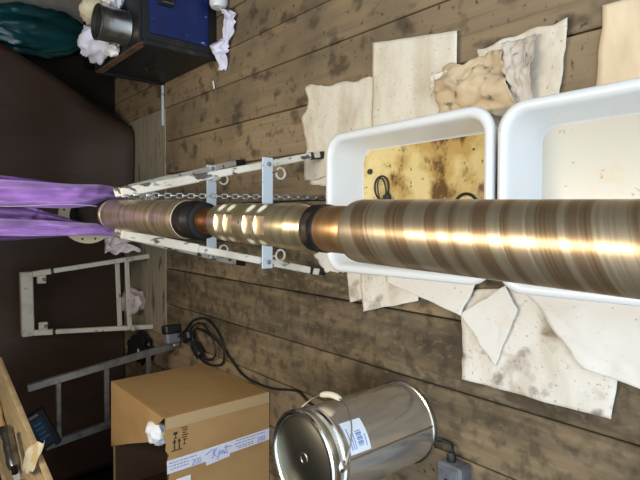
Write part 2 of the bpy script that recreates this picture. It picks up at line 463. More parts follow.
for i in range(len(edges) - 1):
    x0, x1 = edges[i], edges[i + 1]
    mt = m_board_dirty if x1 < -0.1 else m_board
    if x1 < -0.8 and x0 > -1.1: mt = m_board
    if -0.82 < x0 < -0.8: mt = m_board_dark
    dz = -0.001 - 0.003 * rnd.random()
    yend = 4.42 if (x0 > 0.7 or x1 < -0.80) else 3.405
    if x0 > 0.7:
        board(x0, x1, -0.85, 3.42, mt, dz); board(x0, x1, 3.42, yend, mt, dz - 0.002)
    else:
        board(x0, x1, -0.85, yend, mt, dz)
board(-0.815, 0.762, 3.405, 3.875, m_board_cross, 0.002, 'X')
board(-0.815, 0.762, 3.875, 4.15, m_board_cross, -0.006, 'X')
board(-0.815, 0.762, 4.15, 4.42, m_board_cross, -0.004, 'X')

# walls and roof of the bay: closed at the far end, open behind the photographer
structure('wall_far', B().box((0.2, 4.47, 1.35), (4.6, 0.08, 2.9)), m_wall)
structure('wall_left', B().box((-2.12, 2.3, 1.35), (0.08, 4.3, 2.9)), m_wall)
structure('wall_right', B().box((2.46, 2.3, 1.35), (0.08, 4.3, 2.9)), m_wall)
structure('ceiling', B().box((0.17, 2.6, 2.84), (4.66, 3.8, 0.08)), m_ceiling)


# brown tarpaulin hung over the far wall
def sm(a, b, x):
    t = max(0.0, min(1.0, (x - a) / (b - a))); return t * t * (3 - 2 * t)


def tarp_fn(u, v):
    z = 0.006 + 2.5 * v ** 1.5
    xr = 0.80 + 0.455 * z
    x = -2.0 + (xr + 2.0) * u
    y = 4.22 - 0.10 * sm(0, 0.9, z)
    bul = sm(-0.12, 0.2, x) * math.exp(-(z / 0.28) ** 2)
    y -= 0.25 * bul
    y += 0.06 * sm(0.55, 0.95, x) * math.exp(-(z / 0.3) ** 2) + 0.22 * (sm(xr - 0.12, xr, x)) * math.exp(-(z / 0.25) ** 2)
    y += 0.018 * math.sin(x * 9 + 1.5 * z) * sm(0, .5, z) + 0.02 * nz(x * 2.2, z * 1.3)
    return (x, min(y, 4.40), z)


tag(obj('tarpaulin', B().grid(tarp_fn, 60, 44, 0.004, (0, 1, 0)), m_tarp, angle=180),
    'large dark brown tarpaulin hung over the far wall down to the floor', 'tarpaulin')

# low dark sleeper beam by the far wall with a grey plywood sheet and a green bag on it
tag(obj('sleeper_beam', B().box((1.80, 4.28, 0.124), (1.20, 0.26, 0.245), ch=0.01), m_gap, smooth=False),
    'dark timber sleeper lying along the far wall under the green bag', 'beam')
tag(obj('plywood_sheet', B().box((1.90, 4.385, 0.80), (0.80, 0.018, 1.10)), m_greyply, smooth=False),
    'grey plywood sheet standing upright on the sleeper behind the green bag', 'panel')


def bag_fn(u, v):
    a = 2 * PI * u
    z = 0.25 + 0.95 * v
    w = (0.05 + 0.95 * math.sin(min(1, v * 2.2 + 0.06) * PI / 2) ** 0.6)
    cx = 1.365 - 0.05 * v + 0.05 * (1 - v); rx = 0.15 * w * (1 + 0.20 * math.sin(v * 4 + 1)); ry = 0.085 * w
    fold = 1 + 0.16 * math.sin(a * 7 + 2 * nz(v * 3, a)) * (0.35 + 0.65 * v) + 0.16 * nz(math.cos(a) * 2, math.sin(a) * 2, v * 5) + 0.20 * abs(nz(math.cos(a) * 5, math.sin(a) * 5, v * 9))
    return (cx + rx * math.cos(a) * fold, 4.27 + ry * math.sin(a) * fold, z)


gb = B().grid(bag_fn, 90, 50)
tag(obj('refuse_bag', gb, m_green_bag, angle=60), 'crumpled dark green plastic bag standing at the far wall beside the brown tarpaulin', 'bag')

# ------------------------------------------------------------------ the downhole tool held over the tubs (local axis: Y)
TY = 0.0
tool = thing('drilling_tool', (-0.0385, 0.0, 0.80), 'long bronze steel drilling tool slung horizontally above the white tubs', 'drill tool', rotz=-0.0263)


def turned(name, prof, mat, n=40, label=None, parent=None):
    prof = [(r, y * 0.936 if y > 0 else y) for r, y in prof]
    return obj(name, B().lathe(prof, axis='Y', n=n), mat, parent or tool, True, label, local=True, angle=30)


turned('main_barrel', [(0.0, -0.45), (0.0605, -0.45), (0.061, 0.0), (0.0605, 0.4), (0.0603, 0.742), (0.0585, 0.752), (0.047, 0.756)], m_bar, 56, 'thick bronze barrel with slanting oxide bands')
turned('neck', [(0.045, 0.75), (0.0475, 0.758), (0.0478, 0.846), (0.046, 0.852)], m_neck, 40, 'copper brown neck')
turned('collar', [(0.046, 0.846), (0.050, 0.849), (0.0502, 0.860), (0.0488, 0.863), (0.0488, 0.868), (0.0502, 0.871), (0.0495, 0.889), (0.044, 0.896), (0.040, 0.897)], m_blacksteel, 40, 'black oily collar')


# turned bright sleeve: a cone, then a body with stepped rings of milled flats
def sleeve():
    n = 72; rings = []
    sts = [(0.892, 0.034, 0), (0.897, 0.0405, 0), (0.940, 0.0500, 0), (0.948, 0.0512, 0), (1.015, 0.0512, 0)]
    for k, yy in enumerate((1.030, 1.082, 1.178, 1.228)):
        sts += [(yy - 0.004, 0.0508, 0), (yy, 0.0490, 1), (yy + 0.034, 0.0490, 1), (yy + 0.039, 0.0508, 0)]
    sts += [(1.29, 0.0492, 0), (1.318, 0.0465, 0), (1.326, 0.043, 0), (1.330, 0.028, 0)]
    for y, r, flat in sts:
        ring = []
        for k in range(n):
            q = 2 * PI * k / n; rr = r
            if flat:
                sec = PI / 3
                dq = (q + 0.06 + sec / 2) % sec - sec / 2
                rr = min(0.0512, r * 0.90 / math.cos(dq))
            ring.append((rr * math.sin(q), y * 0.936, rr * math.cos(q)))
        rings.append(ring)
    return B().loft(rings)


obj('stabilizer_sleeve', sleeve(), m_silver, tool, True, 'bright turned steel sleeve with milled flats', local=True, angle=22)
obj('bleed_hole', B().lathe([(0.0035, 0.047), (0.0035, 0.0492)], (0.004, 1.064, 0.0018), 12, 'Z'), m_rubber, tool, True, 'small dark drilled hole', local=True)
turned('shaft', [(0.034, 1.326), (0.0355, 1.334), (0.036, 1.352), (0.0345, 1.36), (0.0365, 1.372), (0.0365, 1.405), (0.035, 1.415)], m_copper, 36, 'orange copper coloured shaft')
turned('threaded_coupling', [(0.034, 1.408), (0.046, 1.410), (0.0515, 1.414), (0.0525, 1.425), (0.048, 1.428), (0.053, 1.434), (0.0495, 1.44), (0.054, 1.446), (0.0505, 1.452), (0.0548, 1.458), (0.052, 1.464), (0.056, 1.47), (0.056, 1.525), (0.05, 1.53)], m_blacksteel, 40, 'black threaded coupling')
turned('upper_barrel', [(0.05, 1.525), (0.0575, 1.528), (0.0595, 1.537), (0.0597, 1.70), (0.0585, 1.704), (0.0597, 1.708), (0.0595, 2.20), (0.056, 2.207)], m_bar_b, 48, 'far bronze barrel with turned rings')
turned('end_ring', [(0.055, 2.203), (0.0595, 2.206), (0.0595, 2.218), (0.054, 2.221), (0.0575, 2.226), (0.0575, 2.238), (0.052, 2.241)], m_silver, 40, 'narrow bright steel ring')
turned('end_stub', [(0.052, 2.238), (0.0545, 2.243), (0.0545, 2.32), (0.050, 2.326), (0.050, 2.56), (0.044, 2.566), (0.0, 2.566)], m_blacksteel, 40, 'black oily end stub')


def flange():
    b = B(); n = 48; y0, y1 = 2.415, 2.429
    ro, ri = 0.122, 0.080
    prof = [(ri, y0), (ro, y0), (ro, y1), (ri, y1), (ri, y0)]
    b.lathe(prof, n=n, axis='Y', caps=False)
    return b


fo = obj('flange_ring', flange(), m_flange, tool, True, 'cream steel ring plate with bolt holes', local=True)
fo.location = (-0.014, 0, -0.004)
for k in range(12):
    q = 2 * PI * (k + 0.5) / 12
    obj('bolt_hole', B().lathe([(0.0048, 2.4125), (0.0048, 2.416)], (0.105 * math.cos(q), 0, 0.105 * math.sin(q)), 10, 'Y'), m_rubber, fo, True, local=True)
obj('flange_web', B().lathe([(0.0, 2.419), (0.09, 2.419), (0.09, 2.425), (0.0, 2.425)], n=40, axis='Y', caps=False), m_blacksteel, tool, True, local=True)

# ------------------------------------------------------------------ purple lifting sling round the far end
sl = thing('lifting_sling', (0.03, 2.19, 0.72), 'purple webbing sling looped round the far end of the drilling tool', 'sling')


def strap(path, wid, thk, mat, name='strap', folds=2, label=None, twist=0.0):
    """webbing: flattened section with shallow folds, following path (x, y, z, w) from bottom to top"""
    b = B(); n = 44; m = 70
    P = [Vector(p[:3]) for p in path]; W = [p[3] for p in path]

    def at(t):
        f = t * (len(P) - 1); i = min(int(f), len(P) - 2); q = f - i; q = q * q * (3 - 2 * q) if False else q
        def cr(a, b_, c, d): return 0.5 * ((2 * b_) + (c - a) * q + (2 * a - 5 * b_ + 4 * c - d) * q * q + (3 * b_ - a - 3 * c + d) * q ** 3)
        i0, i3 = max(i - 1, 0), min(i + 2, len(P) - 1)
        return Vector([cr(P[i0][k], P[i][k], P[i + 1][k], P[i3][k]) for k in range(3)]), cr(W[i0], W[i], W[i + 1], W[i3])
    rings = []
    for i in range(m + 1):
        t = i / m; c, w = at(t)
        tan = (at(min(1, t + .01))[0] - at(max(0, t - .01))[0]).normalized()
        side = Vector((1, 0, 0)); side = (side - tan * side.dot(tan)).normalized()
        nrm = tan.cross(side).normalized()
        ring = []
        for k in range(n):
            q = 2 * PI * k / n
            cx = math.cos(q); sx = math.sin(q)
            ww = wid * w / 2 * cx
            fold = 1.5 * thk * math.sin(cx * PI * folds * 1.2 + t * 5 + twist) + 1.6 * thk * nz(cx * 1.8, t * 14, twist) + 0.5 * thk * nz(cx * 5, t * 30, twist)
            hh = thk * (0.75 * abs(sx) ** 0.5 * (1 if sx >= 0 else -1)) + fold
            ring.append(c + side * ww + nrm * hh)
        rings.append(ring)
    b.loft(rings)
    return obj(name, b, mat, sl, True, label, angle=60)


ax = 0.025   # tool axis there
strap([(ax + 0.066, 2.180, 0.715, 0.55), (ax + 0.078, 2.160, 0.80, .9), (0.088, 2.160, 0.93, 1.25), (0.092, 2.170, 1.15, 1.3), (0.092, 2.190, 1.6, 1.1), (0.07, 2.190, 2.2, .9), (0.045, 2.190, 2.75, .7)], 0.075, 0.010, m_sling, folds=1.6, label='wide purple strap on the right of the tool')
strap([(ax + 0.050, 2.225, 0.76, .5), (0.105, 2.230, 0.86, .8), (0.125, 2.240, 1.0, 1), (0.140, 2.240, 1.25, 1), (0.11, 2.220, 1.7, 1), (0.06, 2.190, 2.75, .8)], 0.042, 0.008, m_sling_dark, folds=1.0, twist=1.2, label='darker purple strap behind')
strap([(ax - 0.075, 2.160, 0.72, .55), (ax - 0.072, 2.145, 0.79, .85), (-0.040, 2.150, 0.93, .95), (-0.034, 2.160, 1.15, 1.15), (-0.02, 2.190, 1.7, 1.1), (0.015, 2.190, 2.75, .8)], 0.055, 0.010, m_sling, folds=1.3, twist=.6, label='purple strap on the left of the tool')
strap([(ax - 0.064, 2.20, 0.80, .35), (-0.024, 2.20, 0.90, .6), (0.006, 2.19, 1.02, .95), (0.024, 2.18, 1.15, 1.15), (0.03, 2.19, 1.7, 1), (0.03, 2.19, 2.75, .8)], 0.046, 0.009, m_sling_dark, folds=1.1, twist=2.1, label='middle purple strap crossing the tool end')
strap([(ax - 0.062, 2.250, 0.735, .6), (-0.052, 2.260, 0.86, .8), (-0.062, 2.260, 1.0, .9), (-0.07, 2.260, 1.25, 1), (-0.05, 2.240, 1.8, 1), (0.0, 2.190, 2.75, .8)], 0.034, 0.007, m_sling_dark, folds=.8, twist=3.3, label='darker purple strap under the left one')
# the turn of the sling under the tool
ub = B()
ring = []
for i in range(15):
    q = PI * (0.03 + 0.94 * i / 14)
    ring.append((ax + 0.0715 * math.cos(q), 2.180 + 0.01 * math.sin(3 * q), 0.795 - 0.070 * math.sin(q)))
ub.tube(ring, 0.012, 10, squash=1.0)
ub2 = B().tube([(p[0], p[1] + 0.022, p[2]) for p in ring], 0.011, 10)
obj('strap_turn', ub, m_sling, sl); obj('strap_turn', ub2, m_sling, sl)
st = [(0.048 + 0.006 * math.sin(t * 7), 2.145 - 0.004, 0.83 + 0.5 * t) for t in [i / 14 for i in range(15)]]
obj('stitching', B().tube(st, 0.0012, 6), m_stitch, sl, True, 'pale line of stitching')


# ------------------------------------------------------------------ folding trestle under the tool
def square_bar(b, p0, p1, w, h, ref=(0, 1, 0), ch=0.003):
    p0 = Vector(p0); p1 = Vector(p1); t = (p1 - p0); L_ = t.length; t.normalize()
    a = t.cross(Vector(ref)).normalized(); c = a.cross(t).normalized()
    rot = Matrix((a, c, t)).transposed()
    b.box((p0 + p1) / 2, (w, h, L_), rot, ch); return b


def eye_ring(c, r, tr, axis='Y', n=18):
    pts = []
    for i in range(n):
        q = 2 * PI * i / n
        pts.append((c[0] + r * math.cos(q), c[1], c[2] + r * math.sin(q)) if axis == 'Y' else (c[0] + r * math.cos(q), c[1] + r * math.sin(q), c[2]))
    return B().tube(pts, tr, 8, closed=True)


tr = thing('pipe_trestle', (0.03, 1.95, 0.0), 'white folding trestle with chipped paint and a chain standing under the drilling tool', 'trestle')
TOPY = 1.93
frames = [dict(foot=((0.289, 1.735), (-0.229, 1.735)), top=((0.098, 1.925), (-0.058, 1.925)), bar=0.277, bx=(0.258, -0.203)),
          dict(foot=((0.310, 2.40), (-0.236, 2.40)), top=((0.102, 1.975), (-0.054, 1.975)), bar=0.277, bx=(0.262, -0.190))]
for F in frames:
    front = F is frames[0]
    for s in (0, 1):
        fx, fy = F['foot'][s]; tx, ty = F['top'][s]
        f0 = Vector((fx, fy, 0.03)); t0 = Vector((tx, ty, 0.815)); mid = f0.lerp(t0, 0.66)
        lg = obj('leg', square_bar(B(), f0, t0, 0.029, 0.026), m_white_frame, tr, False)
        obj('foot_cap', square_bar(B(), Vector((fx, fy, 0.0)) + (t0 - f0) * 0.0, f0.lerp(t0, 0.06), 0.032, 0.029), m_rubber, lg, False, 'black rubber foot')
        obj('sleeve', square_bar(B(), mid, t0 + (t0 - f0) * 0.012, 0.035, 0.032), m_white_frame, lg, False)
        obj('bolt', B().lathe([(0.009, 0), (0.009, -0.012), (0.005, -0.016)], (f0.lerp(t0, 0.31) + Vector((0, -0.018, 0))), 8, 'Y'), m_alu, lg)
    yb = F['foot'][0][1] + (F['top'][0][1] - F['foot'][0][1]) * (F['bar'] - 0.03) / 0.8
    yy = yb - 0.020 if front else yb - 0.020
    obj('crossbar', B().box(((F['bx'][0] + F['bx'][1]) / 2, yy, F['bar']), (F['bx'][0] - F['bx'][1], 0.007, 0.052), ch=0.002), m_blue_bar, tr, False, 'pale blue flat crossbar')
    for x in (0.196, -0.150):
        er = eye_ring((x, yy - 0.004, F['bar'] - 0.064), 0.023, 0.0048)
        er.tube([(x, yy, F['bar'] - 0.02), (x, yy - 0.004, F['bar'] - 0.043)], 0.005, 8)
        obj('eye_ring', er, m_white_frame, tr, True, 'small white eye ring under the crossbar')
obj('top_bar', B().box((0.022, 1.95, 0.715), (0.19, 0.085, 0.03), ch=0.004), m_white_frame, tr, False)
obj('saddle', B().loft([[(0.016 + 0.066 * math.cos(q), y, 0.80 + 0.068 * math.sin(q)) for q in [PI * (1.12 + .76 * i / 12) for i in range(13)]] + [(0.016 + 0.075 * math.cos(q), y, 0.80 + 0.078 * math.sin(q)) for q in [PI * (1.88 - .76 * i / 12) for i in range(13)]] for y in (1.925, 1.975)]), m_alu, tr, True)
cb = B()
NL = 38
for i in range(NL):
    t = i / (NL - 1)
    c = Vector((0.088 + 0.012 * t, 1.915 - 0.18 * t, 0.815 - 0.805 * t))
    if c.z < 0.012: c.z = 0.012
    dirv = Vector((0.012, -0.18, -0.805)).normalized()
    sidev = Vector((1, 0, 0)) if i % 2 else dirv.cross(Vector((1, 0, 0))).normalized()
    pts = []
    for k in range(10):
        q = 2 * PI * k / 10
        pts.append(c + dirv * (0.0085 * math.cos(q) + 0.0055 * (1 if math.cos(q) > 0 else -1)) + sidev * 0.0085 * math.sin(q))
    cb.tube(pts, 0.0029, 6, closed=True)
ch = obj('chain', cb, m_chain, tr, True, 'galvanised chain hanging to the floor'); ch['kind'] = 'stuff'

# second trestle, leaning at the far wall
t2 = thing('folded_trestle', (-0.53, 3.7, 0.0), 'cream painted trestle frame leaning upright against the brown tarpaulin', 'trestle')
fR, fL = Vector((-0.272, 3.70, 0.0)), Vector((-0.785, 3.635, 0.0))
tR, tL = Vector((-0.385, 3.95, 0.745)), Vector((-0.785, 3.95, 0.740))
for f_, t_ in ((fR, tR), (fL, tL)):
    lg = obj('leg', square_bar(B(), f_.lerp(t_, 0.0), f_.lerp(t_, 0.80), 0.032, 0.028), m_cream_frame, t2, False)
    obj('sleeve', square_bar(B(), f_.lerp(t_, 0.82), f_.lerp(t_, 0.97), 0.038, 0.034), m_cream_frame, lg, False)
    obj('adjuster', square_bar(B(), f_.lerp(t_, 0.78), f_.lerp(t_, 0.84), 0.022, 0.02), m_rubber, lg, False, 'dark gap between leg and sleeve')
    inn = Vector((0.045 if f_ is fL else -0.045, -0.01, 0))
    obj('bracket', B().box(f_.lerp(t_, 0.90) + inn, (0.055, 0.03, 0.055), ch=0.004), m_cream_frame, lg, False)
    obj('bracket_bolt', B().lathe([(0.011, 0), (0.011, -0.02), (0.006, -0.026)], f_.lerp(t_, 0.885) + inn + Vector((0, -0.014, 0)), 8, 'Y'), m_alu, lg)
obj('top_bar', square_bar(B(), tL + Vector((-0.02, 0, 0.012)), tR + Vector((0.02, 0, 0.012)), 0.075, 0.06, (0, 1, 0), 0.006), m_cream_frame, t2, False)
for dz, dy in ((0.165, -0.022), (0.215, 0.024)):
    a = fL.lerp(tL, dz / 0.79) + Vector((-0.01, dy, 0)); c = fR.lerp(tR, dz / 0.79) + Vector((0.01, dy, 0))
    obj('crossbar', square_bar(B(), a, c, 0.032, 0.012), m_cream_frame, t2, False)
for x0, q in ((fL, 0.19), (fR, 0.19)):
    p = x0.lerp(tL if x0 is fL else tR, q)
    obj('knob', B().lathe([(0.012, 0), (0.018, -0.012), (0.018, -0.03), (0.01, -0.04)], p + Vector((0, -0.02, 0)), 10, 'Y'), m_cream_frame, t2)


# ------------------------------------------------------------------ tubs
def rrect(cx, cy, hx, hy, r, z, n=7):
    out = []
    for (sx, sy, a0) in ((1, 1, 0), (-1, 1, PI / 2), (-1, -1, PI), (1, -1, 1.5 * PI)):
        for i in range(n + 1):
            q = a0 + PI / 2 * i / n
            out.append((cx + sx * (hx - r) + r * math.cos(q), cy + sy * (hy - r) + r * math.sin(q), z))
    return out


def make_tub(cx, cy, label, HX=0.262, HY=0.359):
    root = thing('plastic_tub', (cx, cy, 0.0), label, 'tub', 'white plastic tubs under the tool')
    R = lambda d, z, r: rrect(cx, cy, HX - d, HY - d, r, z + 0.0145)
    rings = [R(0.052, 0.0075, 0.045), R(0.050, 0.0095, 0.047), R(0.046, 0.018, 0.05), R(0.032, 0.145, 0.058), R(0.029, 0.158, 0.06), R(0.024, 0.1665, 0.063), R(0.016, 0.170, 0.068),
             R(0.006, 0.1685, 0.074), R(0.0, 0.162, 0.078), R(-0.001, 0.150, 0.079), R(0.002, 0.1435, 0.077), R(0.006, 0.146, 0.075), R(0.018, 0.152, 0.068), R(0.026, 0.146, 0.06),
             R(0.040, 0.012, 0.05), R(0.045, 0.004, 0.05), R(0.055, 0.0015, 0.045)]
    obj('tub_body', B().loft(rings), m_tub, root, True, angle=50)
    root.rotation_euler.z = 0.012
    return root


tub_a = make_tub(0.070, 1.158, 'white plastic tub with yellow oily residue and dark rings inside')
obj('residue', B().loft([rrect(0.070, 1.158, 0.207, 0.304, 0.044, 0.0225), rrect(0.070, 1.158, 0.208, 0.305, 0.045, 0.0250)]), m_residue, tub_a, False, 'yellow oily residue with dark brown sludge')
tub_b = make_tub(0.068, 0.425, 'white plastic tub with pale clean bottom, nearest to the camera')
obj('residue', B().loft([rrect(0.068, 0.425, 0.207, 0.304, 0.044, 0.0225), rrect(0.068, 0.425, 0.208, 0.305, 0.045, 0.0245)]), m_residue_b, tub_b, False, 'pale residue with a few brown specks')


def o_ring(pts, r, label, name='rubber_ring'):
    return tag(obj(name, B().tube(pts, r, 8, closed=True), m_rubber), label, 'ring')


o_ring([(0.126 + 0.045 * math.cos(q), 1.362 + 0.036 * math.sin(q), 0.0300 + 0.002 * math.sin(2 * q)) for q in [2 * PI * i / 26 for i in range(26)]], 0.0035, 'oval black rubber ring lying flat in the yellow residue')
o_ring([(0.108 + 0.055 * math.cos(q), 1.352 + 0.022 * math.sin(q + .4), 0.0370 + 0.002 * math.sin(2 * q)) for q in [2 * PI * i / 26 for i in range(26)]], 0.003, 'narrow black rubber ring lying on the oval ring')
o_ring([(0.045 + 0.045 * math.cos(q), 0.985 + 0.045 * math.sin(q), 0.0305) for q in [2 * PI * i / 26 for i in range(26)]], 0.005, 'round black rubber ring half hidden beneath the barrel')
tag(obj('rubber_lump', B().box((0.086, 1.325, 0.0385), (0.03, 0.028, 0.026), Matrix.Rotation(.4, 3, 'Z'), .006), m_rubber, smooth=False), 'small black lump beside the oval rubber ring', 'seal')
tag(obj('plug_seal', B().lathe([(0.0, 0.0252), (0.010, 0.0252), (0.0115, 0.029), (0.010, 0.035), (0.004, 0.036)], (0.192, 1.425, 0), 14), m_rubber), 'tiny round black seal near the corner of the yellow tub bottom', 'seal')


# ------------------------------------------------------------------ absorbent pads and rags
def sheet(name, quad, mat, label, cat, z=0.003, amp=0.004, fr=9, nu=34, nv=30, seed=0.0, fold=None, edge=0.004, group=None, curl=0.0):
    """a floor sheet through four corners (world x, y), lightly crumpled; never under z"""
    q = [Vector((p[0], p[1], 0)) for p in quad]

    def fn(u, v):
        p = (q[0] * (1 - u) + q[1] * u) * (1 - v) + (q[3] * (1 - u) + q[2] * u) * v
        e = edge * 2
        p = p + Vector((nz(u * 4, v * 4, seed + 3) * e, nz(u * 4, v * 4, seed + 8) * e, 0))
        h = amp * (0.5 + nz(p.x * fr, p.y * fr, seed)) + amp * 0.9 * abs(nz(p.x * fr * 2.3, p.y * fr * 2.3, seed + 5)) + amp * 0.5 * abs(nz(p.x * fr * 5, p.y * fr * 5, seed + 9))
        if fold: h += fold(u, v)
        if curl: h += curl * max(0, (abs(u - .5) * 2) ** 6 + (abs(v - .5) * 2) ** 6) * (0.5 + nz(u * 2, v * 2, seed))
        m = 0.0
        for cy_ in (1.158, 0.425):       # pressed flat under the tub bottoms
            m = max(m, sm(0.262, 0.225, abs(p.x - 0.07)) * sm(0.359, 0.320, abs(p.y - cy_)))
        zz = z + max(0.0, h)
        zz = zz * (1 - m) + (0.0022 + z * 0.40) * m
        return (p.x, p.y, zz)
    o = obj(name, B().grid(fn, nu, nv, 0.0014), mat, angle=180)
    return tag(o, label, cat, group)


G = 'absorbent pads spread round the tubs'
sheet('absorbent_pad', [(.606, 1.862), (.180, 1.862), (.200, 1.40), (.556, 1.415)], m_pad, 'cream absorbent pad with a wavy edge at the far corner of the yellow tub', 'pad', amp=0.010, fr=7, seed=1, edge=0.018, group=G)
sheet('absorbent_pad', [(.695, 1.428), (.22, 1.428), (.22, 1.035), (.638, 1.040)], m_pad, 'flat cream absorbent pad with straight upper corner beside the yellow tub', 'pad', z=0.016, amp=0.003, seed=2, edge=0.003, group=G)
sheet('absorbent_pad', [(.560, 0.965), (.24, 0.965), (.24, 0.70), (.575, 0.672)], m_pad, 'creased cream pad lying under the crumpled rags between the tubs', 'pad', z=0.004, amp=0.012, fr=8, seed=3, edge=0.006, group=G)
sheet('absorbent_pad', [(.585, 0.585), (.20, 0.600), (.20, 0.10), (.56, 0.12)], m_pad_tan, 'flat cream pad beside the near tub at the upper right corner of the photo', 'pad', amp=0.004, seed=4, edge=0.004, group=G)
sheet('absorbent_pad', [(-.05, 1.60), (-.345, 1.555), (-.285, 1.36), (-.05, 1.38)], m_pad_dirty, 'small folded pad with a pointed corner by the foot of the white trestle', 'pad', z=0.003, amp=0.006, seed=5, edge=0.003, group=G)
sheet('absorbent_pad', [(-.12, 1.50), (-.370, 1.468), (-.292, 1.19), (-.12, 1.20)], m_pad_dirty, 'stained brown pad overlapping the pointed pad under the tub edge', 'pad', z=0.013, amp=0.004, seed=6, edge=0.003, group=G)
sheet('absorbent_pad', [(-.10, 1.30), (-.235, 1.34), (-.318, 1.00), (-.10, 0.90)], m_pad_clean, 'pale clean pad showing under the lower rim of the yellow tub', 'pad', z=0.021, amp=0.003, seed=7, edge=0.003, group=G)
sheet('absorbent_pad', [(-.240, 1.008), (-.536, 1.002), (-.533, 0.533), (-.14, 0.48)], m_pad_dirty, 'large soiled white pad with black specks on the dark boards', 'pad', z=0.004, amp=0.006, fr=8, seed=8, edge=0.003, group=G, nu=30, nv=26)
sheet('absorbent_pad', [(-.18, 0.80), (-.405, 0.60), (-.455, 0.28), (-.12, 0.20)], m_pad_clean, 'bright clean pad beside the near tub, overlapping the large soiled pad', 'pad', z=0.024, amp=0.012, fr=6, seed=9, edge=0.006, group=G)
# folded-over flap lying on the large soiled pad
sheet('absorbent_pad', [(-.200, 0.842), (-.314, 1.008), (-.462, 0.874), (-.272, 0.800)], m_pad_clean, 'clean folded pad corner lying on top of the large soiled pad', 'pad', z=0.018, amp=0.004, fr=6, seed=10, edge=0.003, group=G)
sheet('absorbent_pad', [(.330, 1.78), (.165, 1.835), (.14, 1.66), (.29, 1.62)], m_pad_clean, 'narrow pad scrap under the upper foot of the white trestle', 'pad', z=0.0015, amp=0.002, seed=11, edge=0.006, group=G, nu=10, nv=10)
sheet('absorbent_pad', [(-.155, 1.80), (-.225, 1.72), (-.225, 1.60), (-.10, 1.62)], m_pad_clean, 'crumpled pad scrap under the lower foot of the white trestle', 'pad', z=0.0015, amp=0.006, seed=12, edge=0.006, group=G, nu=10, nv=10)


def ridge(u, v): return 0.035 * math.exp(-((u - 0.35 - 0.25 * v) / 0.22) ** 2) + 0.016 * abs(nz(u * 5, v * 5, 4.4))


def ridge2(u, v): return 0.022 * math.exp(-((u - 0.5) / 0.2) ** 2) + 0.020 * abs(nz(u * 6, v * 6, 9.1))


sheet('wiping_rag', [(.520, 1.085), (.345, 1.10), (.320, 0.795), (.530, 0.860)], m_rag_tan, 'tan oil-soaked rag heaped in soft folds between the tubs', 'rag', z=0.022, amp=0.012, fr=14, seed=13, fold=ridge, edge=0.012, nu=36, nv=32)
sheet('wiping_rag', [(.548, 0.862), (.345, 0.815), (.338, 0.765), (.545, 0.752)], m_rag_grey, 'grey stained rag strip with ruffled edge beside the tan rag', 'rag', z=0.026, amp=0.010, fr=16, seed=14, fold=ridge2, edge=0.008, nu=24, nv=24)
sheet('wiping_rag', [(.505, 1.125), (.44, 1.125), (.45, 1.02), (.50, 1.03)], m_pad, 'small crumpled cream rag lying on the edge of the flat pad', 'rag', z=0.030, amp=0.018, fr=16, seed=15, edge=0.010, nu=16, nv=16)
rag_path = [(1.165, 2.56, .10), (1.13, 2.52, .13), (1.06, 2.515, .10), (1.00, 2.545, .085), (0.965, 2.62, .16), (0.92, 2.60, .13), (0.84, 2.60, .07)]


def rag_fn(u, v):
    f = v * (len(rag_path) - 1); i = min(int(f), len(rag_path) - 2); q = f - i
    a, b_ = Vector(rag_path[i]), Vector(rag_path[i + 1]); p = a.lerp(b_, q)
    w = p.z * (0.9 + 0.5 * nz(u * 3, v * 9, 2)) * (u - 0.5)
    h = 0.006 + 0.05 * abs(nz(u * 2.2, v * 6, 5.5)) + 0.03 * math.sin(PI * u) * (0.6 + nz(v * 7, 1, 3))
    return (p.x + 0.25 * w + 0.02 * nz(u * 4, v * 8, 7), p.y + w, max(0.004, h))


tag(obj('wiping_rag', B().grid(rag_fn, 18, 44, 0.0015), m_lilac, angle=60), 'long twisted white rag lying on the boards in front of the blue toolbox', 'rag')
tag(obj('paper_scrap', B().box((0.785, 2.72, 0.006), (0.052, 0.012, 0.006), Matrix.Rotation(.3, 3, 'Z'), .002), m_white, smooth=False), 'tiny white paper stub lying alone on the boards below the blue toolbox', 'scrap')
tag(obj('plastic_bottle', B().lathe([(0.0, -0.14), (0.04, -0.138), (0.05, -0.12), (0.05, 0.05), (0.045, 0.08), (0.018, 0.12), (0.016, 0.14), (0.0, 0.14)], (1.31, 2.58, 0.052), 20, 'X'), m_tub),
    'white plastic bottle lying in front of the blue toolbox at the top of the photo', 'bottle')

# ------------------------------------------------------------------ blue toolbox, tin and paper on it
bx0, bx1, by0, by1, bz = 0.930, 1.55, 2.695, 3.42, 0.452
tb = thing('toolbox', ((bx0 + bx1) / 2, (by0 + by1) / 2, 0.0), 'blue steel toolbox with black scuffed sides standing on the planks', 'toolbox')
obj('box_body', B().box(((bx0 + bx1) / 2, (by0 + by1) / 2, bz / 2 - .003), (bx1 - bx0, by1 - by0, bz - .006), ch=0.006), m_blackbox, tb, False)
obj('front_panel', B().box(((0.975 + bx1) / 2, by0 - 0.003, 0.228), (bx1 - 0.975 - .02, 0.012, 0.345), ch=0.003), m_blue, tb, False, 'blue enamel front panel')
obj('lid', B().box(((bx0 + bx1) / 2, (by0 + by1) / 2, bz - 0.002), (bx1 - bx0 + .012, by1 - by0 + .012, 0.014), ch=0.003), m_blackbox, tb, False)
for (xa, ya) in ((bx0, by0), (bx0, by1), (bx1, by0), (bx1, by1)):
    obj('corner_trim', B().box((xa, ya, 0.217), (0.030, 0.030, 0.43), ch=0.004), m_blackbox, tb, False)
obj('edge_trim', B().box((bx0 - 0.003, (by0 + by1) / 2, bz - 0.020), (0.014, by1 - by0, 0.045), ch=0.003), m_rustedge, tb, False, 'rusty upper edge')
lt = obj('latch', B().box((1.185, by0 - 0.016, 0.315), (0.085, 0.020, 0.085), ch=0.004), m_blackbox, tb, False, 'black latch plate')
